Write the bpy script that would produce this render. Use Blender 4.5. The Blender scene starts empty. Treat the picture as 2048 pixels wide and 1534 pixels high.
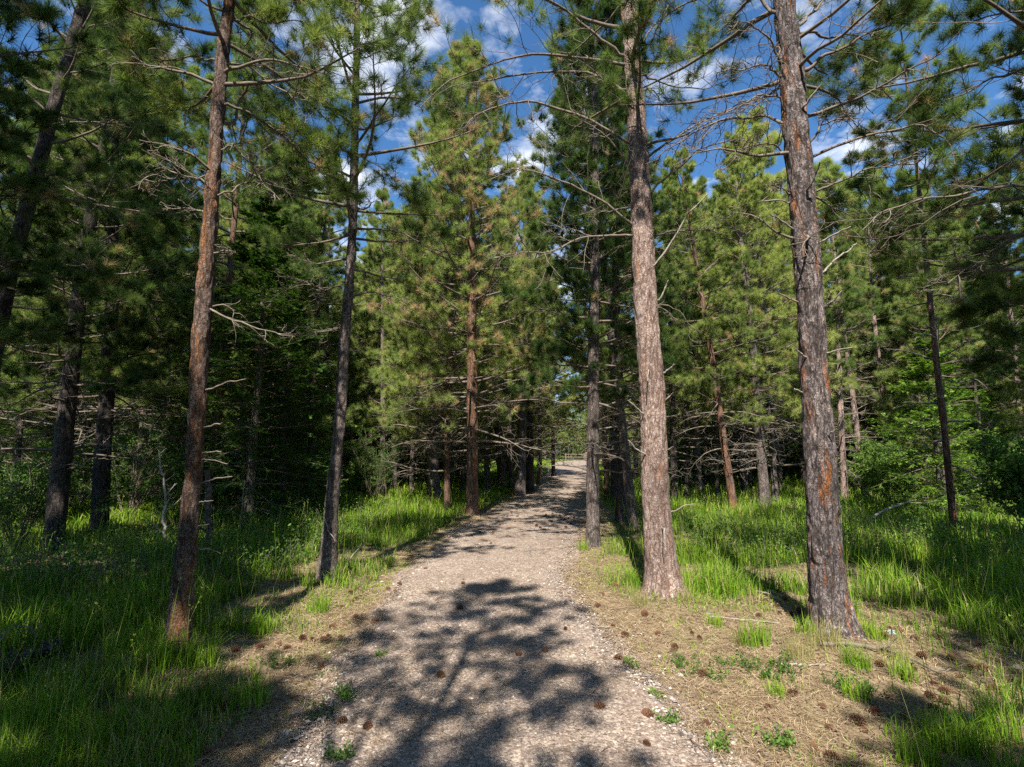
import bpy, math
import numpy as np
from mathutils import Vector, Quaternion
D = bpy.data
SC = bpy.context.scene
COL = SC.collection
R = math.radians
PI = math.pi

# ------------------------------------------------------------------ camera
FPX, CAM_H, HORIZON = 1020.0, 1.7, 900.0
PITCH = math.atan((HORIZON - 767) / FPX)
cam_d = D.cameras.new('camera'); cam = D.objects.new('camera', cam_d); COL.objects.link(cam)
cam_d.sensor_width = 36; cam_d.lens = 36 * FPX / 2048
cam_d.clip_start = 0.05; cam_d.clip_end = 1500
cam.location = (0, 0, CAM_H); cam.rotation_euler = (PI / 2 + PITCH, 0, 0)
SC.camera = cam

# ------------------------------------------------------------------ sun and sky
SUN_EL, SUN_AZ = R(50), R(188)           # azimuth clockwise from +Y: behind the camera, a little to the left
sdir = Vector((math.sin(SUN_AZ) * math.cos(SUN_EL), math.cos(SUN_AZ) * math.cos(SUN_EL), math.sin(SUN_EL)))
sl = D.lights.new('sun', 'SUN'); sun = D.objects.new('sun', sl); COL.objects.link(sun)
sl.energy = 5.0; sl.angle = R(0.55); sl.color = (1.0, 0.93, 0.82)
sun.rotation_euler = sdir.to_track_quat('Z', 'Y').to_euler()
sun.location = sdir * 60

W = D.worlds.new('World'); SC.world = W; W.use_nodes = True
nt = W.node_tree; nt.nodes.clear()
def N(nt, t, **kw):
    n = nt.nodes.new(t)
    for k, v in kw.items():
        if k.startswith('i_'):
            n.inputs[k[2:].replace('_', ' ')].default_value = v
        else:
            setattr(n, k, v)
    return n
sky = N(nt, 'ShaderNodeTexSky'); sky.sky_type = 'NISHITA'; sky.sun_disc = False
sky.sun_elevation = SUN_EL; sky.sun_rotation = SUN_AZ; sky.altitude = 900; sky.dust_density = 0.3; sky.ozone_density = 2.0
tc = N(nt, 'ShaderNodeTexCoord')
sep = N(nt, 'ShaderNodeSeparateXYZ'); nt.links.new(tc.outputs['Generated'], sep.inputs[0])
zc = N(nt, 'ShaderNodeMath', operation='MAXIMUM'); nt.links.new(sep.outputs['Z'], zc.inputs[0]); zc.inputs[1].default_value = 0.08
dx = N(nt, 'ShaderNodeMath', operation='DIVIDE'); nt.links.new(sep.outputs['X'], dx.inputs[0]); nt.links.new(zc.outputs[0], dx.inputs[1])
dy = N(nt, 'ShaderNodeMath', operation='DIVIDE'); nt.links.new(sep.outputs['Y'], dy.inputs[0]); nt.links.new(zc.outputs[0], dy.inputs[1])
cb = N(nt, 'ShaderNodeCombineXYZ'); nt.links.new(dx.outputs[0], cb.inputs[0]); nt.links.new(dy.outputs[0], cb.inputs[1])
cb.inputs[2].default_value = 3.3
cn = N(nt, 'ShaderNodeTexNoise', i_Scale=2.1, i_Detail=9.0, i_Roughness=0.6); nt.links.new(cb.outputs[0], cn.inputs['Vector'])
cr = N(nt, 'ShaderNodeValToRGB'); nt.links.new(cn.outputs['Fac'], cr.inputs[0])
cr.color_ramp.elements[0].position = 0.52; cr.color_ramp.elements[0].color = (0, 0, 0, 1)
cr.color_ramp.elements[1].position = 0.69; cr.color_ramp.elements[1].color = (0.9, 0.9, 0.9, 1)
tn = N(nt, 'ShaderNodeMixRGB', blend_type='MULTIPLY'); tn.inputs[0].default_value = 1; tn.inputs[2].default_value = (.60, .98, 1.22, 1); nt.links.new(sky.outputs[0], tn.inputs[1])
mx = N(nt, 'ShaderNodeMixRGB'); nt.links.new(cr.outputs[0], mx.inputs[0]); nt.links.new(tn.outputs[0], mx.inputs[1])
mx.inputs[2].default_value = (8.6, 8.8, 9.2, 1)
bg = N(nt, 'ShaderNodeBackground'); bg.inputs[1].default_value = 0.073
nt.links.new(mx.outputs[0], bg.inputs[0])
wo = N(nt, 'ShaderNodeOutputWorld'); nt.links.new(bg.outputs[0], wo.inputs[0])

vs = SC.view_settings
SC.display_settings.display_device = 'sRGB'
vs.view_transform = 'Standard'; vs.look = 'None'; vs.gamma = 1; vs.use_curve_mapping = False
vs.exposure = 1.25
SC.render.engine = 'CYCLES'
cy = SC.cycles
cy.max_bounces = 5; cy.diffuse_bounces = 2; cy.glossy_bounces = 2; cy.transmission_bounces = 3; cy.transparent_max_bounces = 4
cy.caustics_reflective = False; cy.caustics_refractive = False
cy.use_denoising = False
cy.sample_clamp_indirect = 4.0

# ------------------------------------------------------------------ helpers
CP, SP = math.cos(PITCH), math.sin(PITCH)
def ray(u, v):
    a = (u - 1024) / FPX; c = (767 - v) / FPX
    return np.array([a, CP - SP * c, SP + CP * c])
def gp(u, v):
    "where the line of sight through a photo pixel meets the ground"
    r = ray(u, v); t = -CAM_H / r[2]
    return np.array([r[0] * t, r[1] * t])
def at(u, v, d):
    "point at depth d (metres ahead)"
    r = ray(u, v); t = d / r[1]
    return np.array([r[0] * t, d, CAM_H + r[2] * t])

EDGE = [(1534, 500, 1500), (1400, 610, 1360), (1300, 690, 1268), (1250, 730, 1212), (1200, 765, 1168), (1150, 800, 1140), (1100, 870, 1158),
        (1060, 905, 1168), (1030, 965, 1174), (1000, 1025, 1178), (970, 1070, 1180), (950, 1098, 1180), (935, 1112, 1176), (925, 1114, 1172)]
_pl, _pr = [], []
for v, ul, ur in EDGE:
    a, b = gp(ul, v), gp(ur, v)
    _pl.append((a[1], a[0])); _pr.append((b[1], b[0]))
_py = np.array([-25, -5] + [p[0] for p in _pl] + [78, 84, 92, 110])
_lx = np.array([_pl[0][1] - .5, _pl[0][1]] + [p[1] for p in _pl] + [_pl[-1][1] + k for k in (1.6, 4.5, 13, 45)])
_rx = np.array([_pr[0][1] - .5, _pr[0][1]] + [p[1] for p in _pr] + [_pr[-1][1] + k for k in (2.2, 6.5, 17, 50)])
def path_lr(y):
    return np.interp(y, _py, _lx), np.interp(y, _py, _rx)
def path_dist(x, y):
    "signed distance from the path, negative on it"
    l, r = path_lr(y)
    return np.maximum(l - x, x - r)

def _hash(i, j, k, s):
    h = (i.astype(np.int64) * 374761393 + j.astype(np.int64) * 668265263 + k.astype(np.int64) * 2147483647 + s * 974711)
    h = (h ^ (h >> 13)) * 1274126177
    h = h & 0x7fffffff
    h = (h ^ (h >> 16)) & 0xffff
    return h / 65535.0
def vnoise(p, s=0):
    "value noise, p (n,3)"
    f = np.floor(p).astype(np.int64); t = p - f; t = t * t * (3 - 2 * t)
    out = 0
    for a in (0, 1):
        for b in (0, 1):
            for c in (0, 1):
                w = (t[:, 0] if a else 1 - t[:, 0]) * (t[:, 1] if b else 1 - t[:, 1]) * (t[:, 2] if c else 1 - t[:, 2])
                out = out + w * _hash(f[:, 0] + a, f[:, 1] + b, f[:, 2] + c, s)
    return out
def n2(x, y, sc, s=0):
    x = np.atleast_1d(np.asarray(x, float)); y = np.atleast_1d(np.asarray(y, float))
    return vnoise(np.stack([x * sc, y * sc, np.full_like(x, .37)], 1), s)
def worley(p, s=0):
    f = np.floor(p).astype(np.int64)
    d1 = np.full(len(p), 9.0); d2 = np.full(len(p), 9.0)
    for a in (-1, 0, 1):
        for b in (-1, 0, 1):
            for c in (-1, 0, 1):
                i, j, k = f[:, 0] + a, f[:, 1] + b, f[:, 2] + c
                q = np.stack([i + _hash(i, j, k, s), j + _hash(i, j, k, s + 1), k + _hash(i, j, k, s + 2)], 1)
                d = np.linalg.norm(p - q, axis=1)
                m = d < d1
                d2 = np.where(m, d1, np.minimum(d2, d)); d1 = np.where(m, d, d1)
    return d1, d2
def ss(x, a, b):
    t = np.clip((x - a) / (b - a), 0, 1); return t * t * (3 - 2 * t)
MOUNDS = [(1.78, 5.85, .07), (2.82, 4.6, .08), (-2.75, 4.1, .05), (-2.35, 6.6, .05), (-1.0, 12.9, .1)]
def ground_z(x, y):
    x = np.atleast_1d(np.asarray(x, float)); y = np.atleast_1d(np.asarray(y, float))
    pd = path_dist(x, y)
    w = ss(pd, .25, 2.5)
    z = (n2(x, y, .35, 5) - .5) * .22 + (n2(x, y, 1.3, 6) - .5) * .07
    z = z * w
    for mx_, my_, mh in MOUNDS: z = z + mh * np.exp(-((x - mx_) ** 2 + (y - my_) ** 2) / .22)
    return z
def gz(x, y): return float(ground_z(x, y)[0])

class MB:
    "collects vertices, quads and triangles as arrays"
    def __init__(s): s.v = []; s.q = []; s.t = []; s.n = 0; s.tint = []; s.qs = []; s.ts = []; s.qm = []; s.tm = []
    def add(s, v, q=None, t=None, tint=0.0, smooth=True, mat=0):
        v = np.asarray(v, float).reshape(-1, 3)
        s.v.append(v)
        s.tint.append(np.broadcast_to(np.asarray(tint, float), (len(v),)))
        if q is not None and len(q):
            q = np.asarray(q, np.int64).reshape(-1, 4); s.q.append(q + s.n); s.qs.append(np.full(len(q), smooth)); s.qm.append(np.full(len(q), mat))
        if t is not None and len(t):
            t = np.asarray(t, np.int64).reshape(-1, 3); s.t.append(t + s.n); s.ts.append(np.full(len(t), smooth)); s.tm.append(np.full(len(t), mat))
        s.n += len(v)
    def mesh(s, name, mats, loc=(0, 0, 0)):
        me = D.meshes.new(name)
        v = (np.concatenate(s.v) - np.asarray(loc, float)).astype(np.float32)
        q = np.concatenate(s.q) if s.q else np.zeros((0, 4), np.int64)
        t = np.concatenate(s.t) if s.t else np.zeros((0, 3), np.int64)
        nq, ntr = len(q), len(t)
        me.vertices.add(len(v)); me.vertices.foreach_set('co', v.ravel())
        me.loops.add(nq * 4 + ntr * 3)
        me.loops.foreach_set('vertex_index', np.concatenate([q.ravel(), t.ravel()]).astype(np.int32))
        me.polygons.add(nq + ntr)
        ls = np.concatenate([np.arange(nq) * 4, nq * 4 + np.arange(ntr) * 3]).astype(np.int32)
        me.polygons.foreach_set('loop_start', ls)
        sm = np.concatenate([x for x in s.qs + s.ts]) if (s.qs or s.ts) else np.zeros(0)
        me.polygons.foreach_set('use_smooth', sm.astype(bool))
        mi = np.concatenate([x for x in s.qm + s.tm])
        me.polygons.foreach_set('material_index', mi.astype(np.int32))
        a = me.attributes.new('tint', 'FLOAT', 'POINT')
        a.data.foreach_set('value', np.concatenate(s.tint).astype(np.float32))
        for m in (mats if isinstance(mats, (list, tuple)) else [mats]): me.materials.append(m)
        me.update(calc_edges=True)
        return me
    def obj(s, name, mats, parent=None, loc=(0, 0, 0)):
        return mk(name, s.mesh(name, mats, loc), parent, loc if parent is None else (0, 0, 0))
def mk(name, me, parent=None, loc=(0, 0, 0)):
    o = D.objects.new(name, me); COL.objects.link(o); o.location = loc
    if parent is not None: o.parent = parent
    return o
def tag(o, label=None, cat=None, group=None, kind=None):
    if label: o['label'] = label
    if cat: o['category'] = cat
    if group: o['group'] = group
    if kind: o['kind'] = kind
    return o
def empty(name, loc=(0, 0, 0)):
    o = D.objects.new(name, None); COL.objects.link(o); o.location = loc; o.empty_display_size = .3
    return o
def copy_tree(o, parent=None):
    c = o.copy(); COL.objects.link(c)
    if parent is not None: c.parent = parent
    for ch in list(o.children): copy_tree(ch, c)
    return c
def nrm(a): return a / np.maximum(np.linalg.norm(a, axis=-1, keepdims=True), 1e-9)

def tubes(mb, P, Rr, sides, tint=0.0, mat=0, close=False):
    "P (B,n,3) polylines, Rr (B,n) radii"
    P = np.asarray(P, float); B, n, _ = P.shape
    if B == 0: return
    T = nrm(np.gradient(P, axis=1))
    ref = np.where(np.abs(T[..., 2:3]) > .85, np.array([1., 0, 0]), np.array([0, 0, 1.]))
    ref = np.broadcast_to(ref[:, :1], T.shape)
    A = nrm(np.cross(T, ref)); Bn = np.cross(T, A)
    th = np.arange(sides) * 2 * PI / sides
    V = P[:, :, None, :] + Rr[:, :, None, None] * (np.cos(th)[None, None, :, None] * A[:, :, None, :] + np.sin(th)[None, None, :, None] * Bn[:, :, None, :])
    b = np.arange(B)[:, None, None] * n * sides; k = np.arange(n - 1)[None, :, None] * sides; i = np.arange(sides)[None, None, :]; j = (i + 1) % sides
    q = np.stack([b + k + i, b + k + j, b + k + sides + j, b + k + sides + i], -1).reshape(-1, 4)
    tt = np.repeat(np.broadcast_to(np.asarray(tint, float), (B,)), n * sides)
    mb.add(V.reshape(-1, 3), q, None, tt, True, mat)

def grow(rng, P0, D0, L, m, up=0.0, wob=0.1, curl=0.0, g=None):
    "polylines from base points: up pulls the tip up (or down), curl bends it sideways"
    C = len(P0); d = nrm(np.asarray(D0, float)); p = np.asarray(P0, float).copy(); out = [p.copy()]
    cv = nrm(rng.normal(size=(C, 3))) * curl
    up = np.broadcast_to(np.asarray(up, float), (C,))
    st = (np.asarray(L, float) / (m - 1))[:, None]
    for _ in range(m - 1):
        d = nrm(d + up[:, None] * np.array([0, 0, 1.]) + wob * rng.normal(size=(C, 3)) + cv)
        p = p + d * st; out.append(p.copy())
    return np.stack(out, 1)
def sample(P, t):
    "P (C,n,3) and t (C,) -> point and tangent"
    n = P.shape[1]; f = np.clip(t, 0, .9999) * (n - 1); i = f.astype(int); w = (f - i)[:, None]; r = np.arange(len(P))
    return P[r, i] * (1 - w) + P[r, i + 1] * w, nrm(P[r, i + 1] - P[r, i])
def children(rng, P, L, k, t0, t1, lf, ang, lift, m, up, wob, curl=0.0, lmin=.06):
    B = len(P)
    idx = np.repeat(np.arange(B), k)
    t = np.tile(t0 + (np.arange(k) + .5) / k * (t1 - t0), B) + rng.uniform(-.4, .4, B * k) * (t1 - t0) / k
    side = np.tile(np.where(np.arange(k) % 2, 1., -1.), B)
    p, tan = sample(P[idx], t)
    hz = nrm(np.cross(tan, np.array([0, 0, 1.])) + 1e-6)
    a = R(ang) * rng.uniform(.7, 1.3, B * k)
    d = tan * np.cos(a)[:, None] + hz * (np.sin(a) * side)[:, None] + np.array([0, 0, 1.]) * (lift + rng.normal(size=B * k) * .3)[:, None]
    Lc = np.maximum(L[idx] * lf * (1.15 - .75 * t) * rng.uniform(.65, 1.25, B * k), lmin)
    return grow(rng, p, d, Lc, m, up, wob, curl), Lc, idx
def taper(B, n, r0, r1):
    r0 = np.broadcast_to(np.asarray(r0, float), (B,)); r1 = np.broadcast_to(np.asarray(r1, float), (B,))
    t = np.linspace(0, 1, n)[None]
    return r0[:, None] * (1 - t) + r1[:, None] * t
def tufts(mb, rng, P, Dn, n, ln, w, tint, fwd=.75, mat=1):
    "star bursts of long needles at the twig tips: every needle its own blade"
    T = len(P)
    if T == 0: return
    Pn = np.repeat(P, n, 0); Dd = np.repeat(nrm(Dn), n, 0)
    u = nrm(rng.normal(size=(T * n, 3)))
    d = nrm(Dd * fwd + u + np.array([0, 0, -.12]))
    back = rng.uniform(0, .09, T * n)[:, None] * (ln / .17)
    base = Pn - Dd * back
    sz = np.repeat(rng.uniform(.75, 1.15, T), n)
    l = (ln * rng.uniform(.75, 1.1, T * n) * sz)[:, None]
    s = nrm(np.cross(d, rng.normal(size=(T * n, 3)))) * (w / 2)
    V = np.stack([base - s, base + s, base + d * l], 1).reshape(-1, 3)
    mb.add(V, None, np.arange(T * n * 3).reshape(-1, 3), np.repeat(tint, n * 3), False, mat)

# ------------------------------------------------------------------ materials
def mat(name):
    m = D.materials.new(name); m.use_nodes = True; m.node_tree.nodes.clear()
    return m, m.node_tree
def L(nt, a, b): nt.links.new(a, b)
def ramp(nt, src, stops, interp='LINEAR'):
    r = N(nt, 'ShaderNodeValToRGB'); e = r.color_ramp.elements; r.color_ramp.interpolation = interp
    while len(e) < len(stops): e.new(.5)
    for i, (p, c) in enumerate(stops):
        e[i].position = p; e[i].color = (c[0], c[1], c[2], 1) if hasattr(c, '__len__') else (c, c, c, 1)
    L(nt, src, r.inputs[0]); return r.outputs[0]
def mixc(nt, f, a, b, mode='MIX'):
    m = N(nt, 'ShaderNodeMixRGB'); m.blend_type = mode
    for s, i in ((f, 0), (a, 1), (b, 2)):
        if hasattr(s, 'links') or hasattr(s, 'is_linked'): L(nt, s, m.inputs[i])
        else: m.inputs[i].default_value = s if i == 0 else (s[0], s[1], s[2], 1)
    return m.outputs[0]
def out_principled(nt, col, rough=.85, bump=None, bd=.01, bs=1.0, spec=.2):
    p = N(nt, 'ShaderNodeBsdfPrincipled'); p.inputs['Roughness'].default_value = rough
    p.inputs['Specular IOR Level'].default_value = spec
    L(nt, col, p.inputs['Base Color'])
    if bump is not None:
        b = N(nt, 'ShaderNodeBump'); b.inputs['Strength'].default_value = bs; b.inputs['Distance'].default_value = bd
        L(nt, bump, b.inputs['Height']); L(nt, b.outputs[0], p.inputs['Normal'])
    o = N(nt, 'ShaderNodeOutputMaterial'); L(nt, p.outputs[0], o.inputs[0])
    return p
def coords(nt, scale=(1, 1, 1), distort=0.0, dsc=4.0):
    t = N(nt, 'ShaderNodeTexCoord'); m = N(nt, 'ShaderNodeMapping'); m.inputs['Scale'].default_value = scale
    L(nt, t.outputs['Object'], m.inputs[0])
    if not distort: return m.outputs[0]
    n = N(nt, 'ShaderNodeTexNoise', i_Scale=dsc, i_Detail=3.0); L(nt, m.outputs[0], n.inputs['Vector'])
    s = N(nt, 'ShaderNodeVectorMath', operation='SCALE'); L(nt, n.outputs['Color'], s.inputs[0]); s.inputs['Scale'].default_value = distort
    a = N(nt, 'ShaderNodeVectorMath', operation='ADD'); L(nt, m.outputs[0], a.inputs[0]); L(nt, s.outputs[0], a.inputs[1])
    return a.outputs[0]

def bark(name, c_dark, c_mid, c_light, orange, o_lo, o_hi, scale=16, furrow=(.02, .018, .016), zc=.2):
    m, nt = mat(name)
    def crack(sc, z, w, dist, det=4.0):
        n = N(nt, 'ShaderNodeTexNoise', i_Scale=float(sc), i_Detail=det, i_Roughness=.55, i_Distortion=dist); L(nt, coords(nt, (1, 1, z)), n.inputs['Vector'])
        a = N(nt, 'ShaderNodeMath', operation='SUBTRACT'); L(nt, n.outputs['Fac'], a.inputs[0]); a.inputs[1].default_value = .5
        b = N(nt, 'ShaderNodeMath', operation='ABSOLUTE'); L(nt, a.outputs[0], b.inputs[0])
        return ramp(nt, b.outputs[0], [(0, 0.0), (w, 1.0)])
    c1 = crack(scale * .7, zc, .05, .35); c2 = crack(scale * 1.7, zc * 2, .05, .6); c3 = crack(scale * 2.4, 1.2, .05, .2)
    v = coords(nt, (1, 1, .55), .10, 18.0)
    f = N(nt, 'ShaderNodeTexVoronoi', feature='F1', i_Scale=float(scale) * 2.6); L(nt, v, f.inputs['Vector'])
    f3 = N(nt, 'ShaderNodeTexVoronoi', feature='F1', i_Scale=float(scale) * 5.5); L(nt, v, f3.inputs['Vector'])
    sp = N(nt, 'ShaderNodeSeparateColor'); L(nt, f.outputs['Color'], sp.inputs[0])
    sp3 = N(nt, 'ShaderNodeSeparateColor'); L(nt, f3.outputs['Color'], sp3.inputs[0])
    mixv = mixc(nt, .5, sp.outputs[0], sp3.outputs[1])
    base = ramp(nt, mixv, [(.15, c_dark), (.5, c_mid), (.85, c_light)])
    lo = N(nt, 'ShaderNodeTexNoise', i_Scale=2.2, i_Detail=5.0, i_Roughness=.6); L(nt, coords(nt, (1, 1, .5)), lo.inputs['Vector'])
    base = mixc(nt, 1.0, base, ramp(nt, lo.outputs['Fac'], [(.32, (.55, .53, .53)), (.66, (1.22, 1.16, 1.12))]), 'MULTIPLY')
    no = N(nt, 'ShaderNodeTexNoise', i_Scale=9.0, i_Detail=8.0, i_Roughness=.75); L(nt, coords(nt, (1, 1, .16)), no.inputs['Vector'])
    of = ramp(nt, no.outputs['Fac'], [(o_lo, 0.0), (o_hi, .85)])
    base = mixc(nt, of, base, orange)
    fm = mixc(nt, 1.0, mixc(nt, .85, (1, 1, 1), c1, 'MULTIPLY'), mixc(nt, .6, (1, 1, 1), c2, 'MULTIPLY'), 'MULTIPLY')
    fm = mixc(nt, 1.0, fm, mixc(nt, .45, (1, 1, 1), c3, 'MULTIPLY'), 'MULTIPLY')
    col = mixc(nt, fm, furrow, base)
    fn = N(nt, 'ShaderNodeTexNoise', i_Scale=130.0, i_Detail=4.0, i_Roughness=.7); L(nt, coords(nt), fn.inputs['Vector'])
    col = mixc(nt, .55, col, ramp(nt, fn.outputs['Fac'], [(.3, .5), (.7, 1.45)]), 'MULTIPLY')
    h = mixc(nt, .35, mixc(nt, .35, fm, f.outputs['Distance']), fn.outputs['Fac'])
    out_principled(nt, col, .9, h, .02, 1.0, .15)
    return m
M = {}
M['bark_pale'] = bark('bark_pale', (.25, .19, .165), (.40, .315, .28), (.53, .455, .42), (.46, .24, .14), .56, .66, 19, (.085, .045, .032), .26)
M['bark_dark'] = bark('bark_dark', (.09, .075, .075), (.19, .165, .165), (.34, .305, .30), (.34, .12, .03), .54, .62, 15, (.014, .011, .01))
M['bark_orange'] = bark('bark_orange', (.09, .065, .055), (.18, .135, .115), (.27, .22, .195), (.30, .12, .035), .49, .62, 17, (.016, .01, .007))
M['bark_grey'] = bark('bark_grey', (.12, .098, .09), (.21, .178, .165), (.34, .30, .285), (.24, .12, .06), .64, .76, 16, (.025, .02, .018))
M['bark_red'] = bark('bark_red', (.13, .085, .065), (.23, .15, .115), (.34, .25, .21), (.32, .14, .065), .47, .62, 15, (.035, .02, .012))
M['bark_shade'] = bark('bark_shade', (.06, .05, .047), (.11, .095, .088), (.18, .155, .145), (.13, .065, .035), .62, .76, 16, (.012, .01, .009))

def simple(name, stops, scale=12.0, rough=.85, bump=.004, spec=.2, zs=1.0, tinted=False):
    m, nt = mat(name)
    n = N(nt, 'ShaderNodeTexNoise', i_Scale=scale, i_Detail=5.0, i_Roughness=.65); L(nt, coords(nt, (1, 1, zs)), n.inputs['Vector'])
    col = ramp(nt, n.outputs['Fac'], stops)
    if tinted:
        a = N(nt, 'ShaderNodeAttribute', attribute_name='tint')
        col = mixc(nt, 1.0, col, ramp(nt, a.outputs['Fac'], [(0, .55), (1, 1.5)]), 'MULTIPLY')
    out_principled(nt, col, rough, n.outputs['Fac'], bump, 1.0, spec)
    return m
M['twig'] = simple('twig_live', [(.3, (.09, .07, .055)), (.7, (.21, .17, .14))], 25)
M['deadwood'] = simple('twig_dead', [(.3, (.085, .07, .055)), (.6, (.19, .16, .13)), (.8, (.31, .31, .23))], 18)
M['silver'] = simple('wood_silver', [(.3, (.16, .135, .115)), (.7, (.36, .32, .28))], 20)

def leafy(name, stops, trans=.35, rnd=.0, rough=.6, spec=.12):
    m, nt = mat(name)
    a = N(nt, 'ShaderNodeAttribute', attribute_name='tint')
    col = ramp(nt, a.outputs['Fac'], stops)
    if rnd:
        oi = N(nt, 'ShaderNodeObjectInfo')
        h = N(nt, 'ShaderNodeHueSaturation'); L(nt, col, h.inputs['Color'])
        mr = N(nt, 'ShaderNodeMapRange'); L(nt, oi.outputs['Random'], mr.inputs['Value']); mr.inputs['To Min'].default_value = .5 - rnd * .12; mr.inputs['To Max'].default_value = .5 + rnd * .08
        L(nt, mr.outputs[0], h.inputs['Hue'])
        mv = N(nt, 'ShaderNodeMapRange'); L(nt, oi.outputs['Random'], mv.inputs['Value']); mv.inputs['To Min'].default_value = 1 + rnd; mv.inputs['To Max'].default_value = 1 - rnd
        L(nt, mv.outputs[0], h.inputs['Value'])
        col = h.outputs[0]
    p = N(nt, 'ShaderNodeBsdfPrincipled'); p.inputs['Roughness'].default_value = rough; p.inputs['Specular IOR Level'].default_value = spec
    L(nt, col, p.inputs['Base Color'])
    t = N(nt, 'ShaderNodeBsdfTranslucent'); L(nt, mixc(nt, 1.0, col, (1.2, 1.25, .7), 'MULTIPLY'), t.inputs[0])
    s = N(nt, 'ShaderNodeMixShader'); s.inputs[0].default_value = trans
    L(nt, p.outputs[0], s.inputs[1]); L(nt, t.outputs[0], s.inputs[2])
    o = N(nt, 'ShaderNodeOutputMaterial'); L(nt, s.outputs[0], o.inputs[0])
    return m
M['needle'] = leafy('pine_needles', [(0, (.022, .048, .016)), (.45, (.135, .205, .055)), (.8, (.33, .40, .12)), (.88, (.34, .38, .14)), (.9, (.40, .29, .17)), (1, (.50, .36, .23))], .42, .16)
M['fir'] = leafy('fir_needles', [(0, (.02, .05, .015)), (.55, (.07, .15, .025)), (1, (.27, .43, .055))], .3, .1)
M['leaf'] = leafy('broad_leaves', [(0, (.035, .08, .02)), (.6, (.07, .15, .03)), (1, (.14, .24, .05))], .4, .1)
M['grass'] = leafy('grass_blades', [(0, (.03, .08, .01)), (.5, (.125, .25, .016)), (.82, (.29, .43, .04)), (.88, (.26, .28, .09)), (1, (.46, .37, .20))], .4)
M['litter'] = leafy('fallen_needles', [(0, (.12, .07, .04)), (.5, (.33, .235, .14)), (1, (.60, .49, .33))], .1)

def mat_ground():
    m, nt = mat('forest_soil')
    v = coords(nt)
    a = N(nt, 'ShaderNodeAttribute', attribute_name='tint')      # 0 dark soil under grass, 1 pale needle litter
    n1 = N(nt, 'ShaderNodeTexNoise', i_Scale=2.2, i_Detail=8.0, i_Roughness=.7); L(nt, v, n1.inputs['Vector'])
    n2_ = N(nt, 'ShaderNodeTexNoise', i_Scale=55.0, i_Detail=6.0, i_Roughness=.75); L(nt, v, n2_.inputs['Vector'])
    soil = ramp(nt, n1.outputs['Fac'], [(.3, (.05, .045, .022)), (.7, (.085, .09, .03))])
    lit = ramp(nt, n2_.outputs['Fac'], [(.25, (.09, .06, .035)), (.5, (.27, .20, .125)), (.75, (.48, .385, .265))])
    lit = mixc(nt, ramp(nt, n1.outputs['Fac'], [(.45, 0.0), (.7, .45)]), lit, (.20, .20, .07))
    n5 = N(nt, 'ShaderNodeTexNoise', i_Scale=5.5, i_Detail=6.0, i_Roughness=.7); L(nt, v, n5.inputs['Vector'])
    lit = mixc(nt, ramp(nt, n5.outputs['Fac'], [(.5, 0.0), (.62, .75)]), lit, (.105, .072, .045))
    col = mixc(nt, a.outputs['Fac'], soil, lit)
    out_principled(nt, col, .95, n2_.outputs['Fac'], .02, 1.0, .1)
    return m
def mat_path():
    m, nt = mat('gravel')
    v = coords(nt)
    s = []
    for sc in (62., 130.):
        f = N(nt, 'ShaderNodeTexVoronoi', feature='F1', i_Scale=sc); L(nt, v, f.inputs['Vector']); s.append(f)
    sp = N(nt, 'ShaderNodeSeparateColor'); L(nt, s[0].outputs['Color'], sp.inputs[0])
    sp2 = N(nt, 'ShaderNodeSeparateColor'); L(nt, s[1].outputs['Color'], sp2.inputs[0])
    c1 = ramp(nt, sp.outputs[0], [(0, (.07, .057, .052)), (.35, (.185, .15, .137)), (.75, (.32, .275, .25)), (1, (.58, .53, .48))])
    c2 = ramp(nt, sp2.outputs[0], [(0, (.09, .074, .067)), (.5, (.25, .208, .187)), (1, (.52, .47, .425))])
    col = mixc(nt, .45, c1, c2)
    n1 = N(nt, 'ShaderNodeTexNoise', i_Scale=1.3, i_Detail=7.0, i_Roughness=.65); L(nt, v, n1.inputs['Vector'])
    col = mixc(nt, .8, col, ramp(nt, n1.outputs['Fac'], [(.3, (.74, .67, .60)), (.6, (1.0, .93, .845))]), 'MULTIPLY')
    n3 = N(nt, 'ShaderNodeTexNoise', i_Scale=1.7, i_Detail=9.0, i_Roughness=.72); L(nt, coords(nt, (1.6, .8, 1)), n3.inputs['Vector'])
    col = mixc(nt, ramp(nt, n3.outputs['Fac'], [(.52, 0.0), (.66, .55)]), col, (.17, .115, .075))
    n4 = N(nt, 'ShaderNodeTexNoise', i_Scale=9.0, i_Detail=5.0, i_Roughness=.7); L(nt, v, n4.inputs['Vector'])
    col = mixc(nt, .6, col, ramp(nt, n4.outputs['Fac'], [(.3, (.72, .70, .68)), (.7, (1.22, 1.19, 1.15))]), 'MULTIPLY')
    h = mixc(nt, .5, s[0].outputs['Distance'], s[1].outputs['Distance'])
    inv = N(nt, 'ShaderNodeInvert'); L(nt, h, inv.inputs['Color'])
    out_principled(nt, col, .9, inv.outputs[0], .006, 1.0, .2)
    return m
M['ground'] = mat_ground(); M['path'] = mat_path()
def mat_stone(name, stops):
    m, nt = mat(name)
    a = N(nt, 'ShaderNodeAttribute', attribute_name='tint')
    n = N(nt, 'ShaderNodeTexNoise', i_Scale=40.0, i_Detail=4.0); L(nt, coords(nt), n.inputs['Vector'])
    col = mixc(nt, .6, ramp(nt, a.outputs['Fac'], stops), ramp(nt, n.outputs['Fac'], [(.3, .7), (.7, 1.25)]), 'MULTIPLY')
    out_principled(nt, col, .8, n.outputs['Fac'], .003, .6, .25)
    return m
M['pebble'] = mat_stone('pebble_mix', [(0, (.07, .06, .055)), (.35, (.19, .157, .14)), (.75, (.31, .27, .24)), (1, (.58, .54, .48))])
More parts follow.
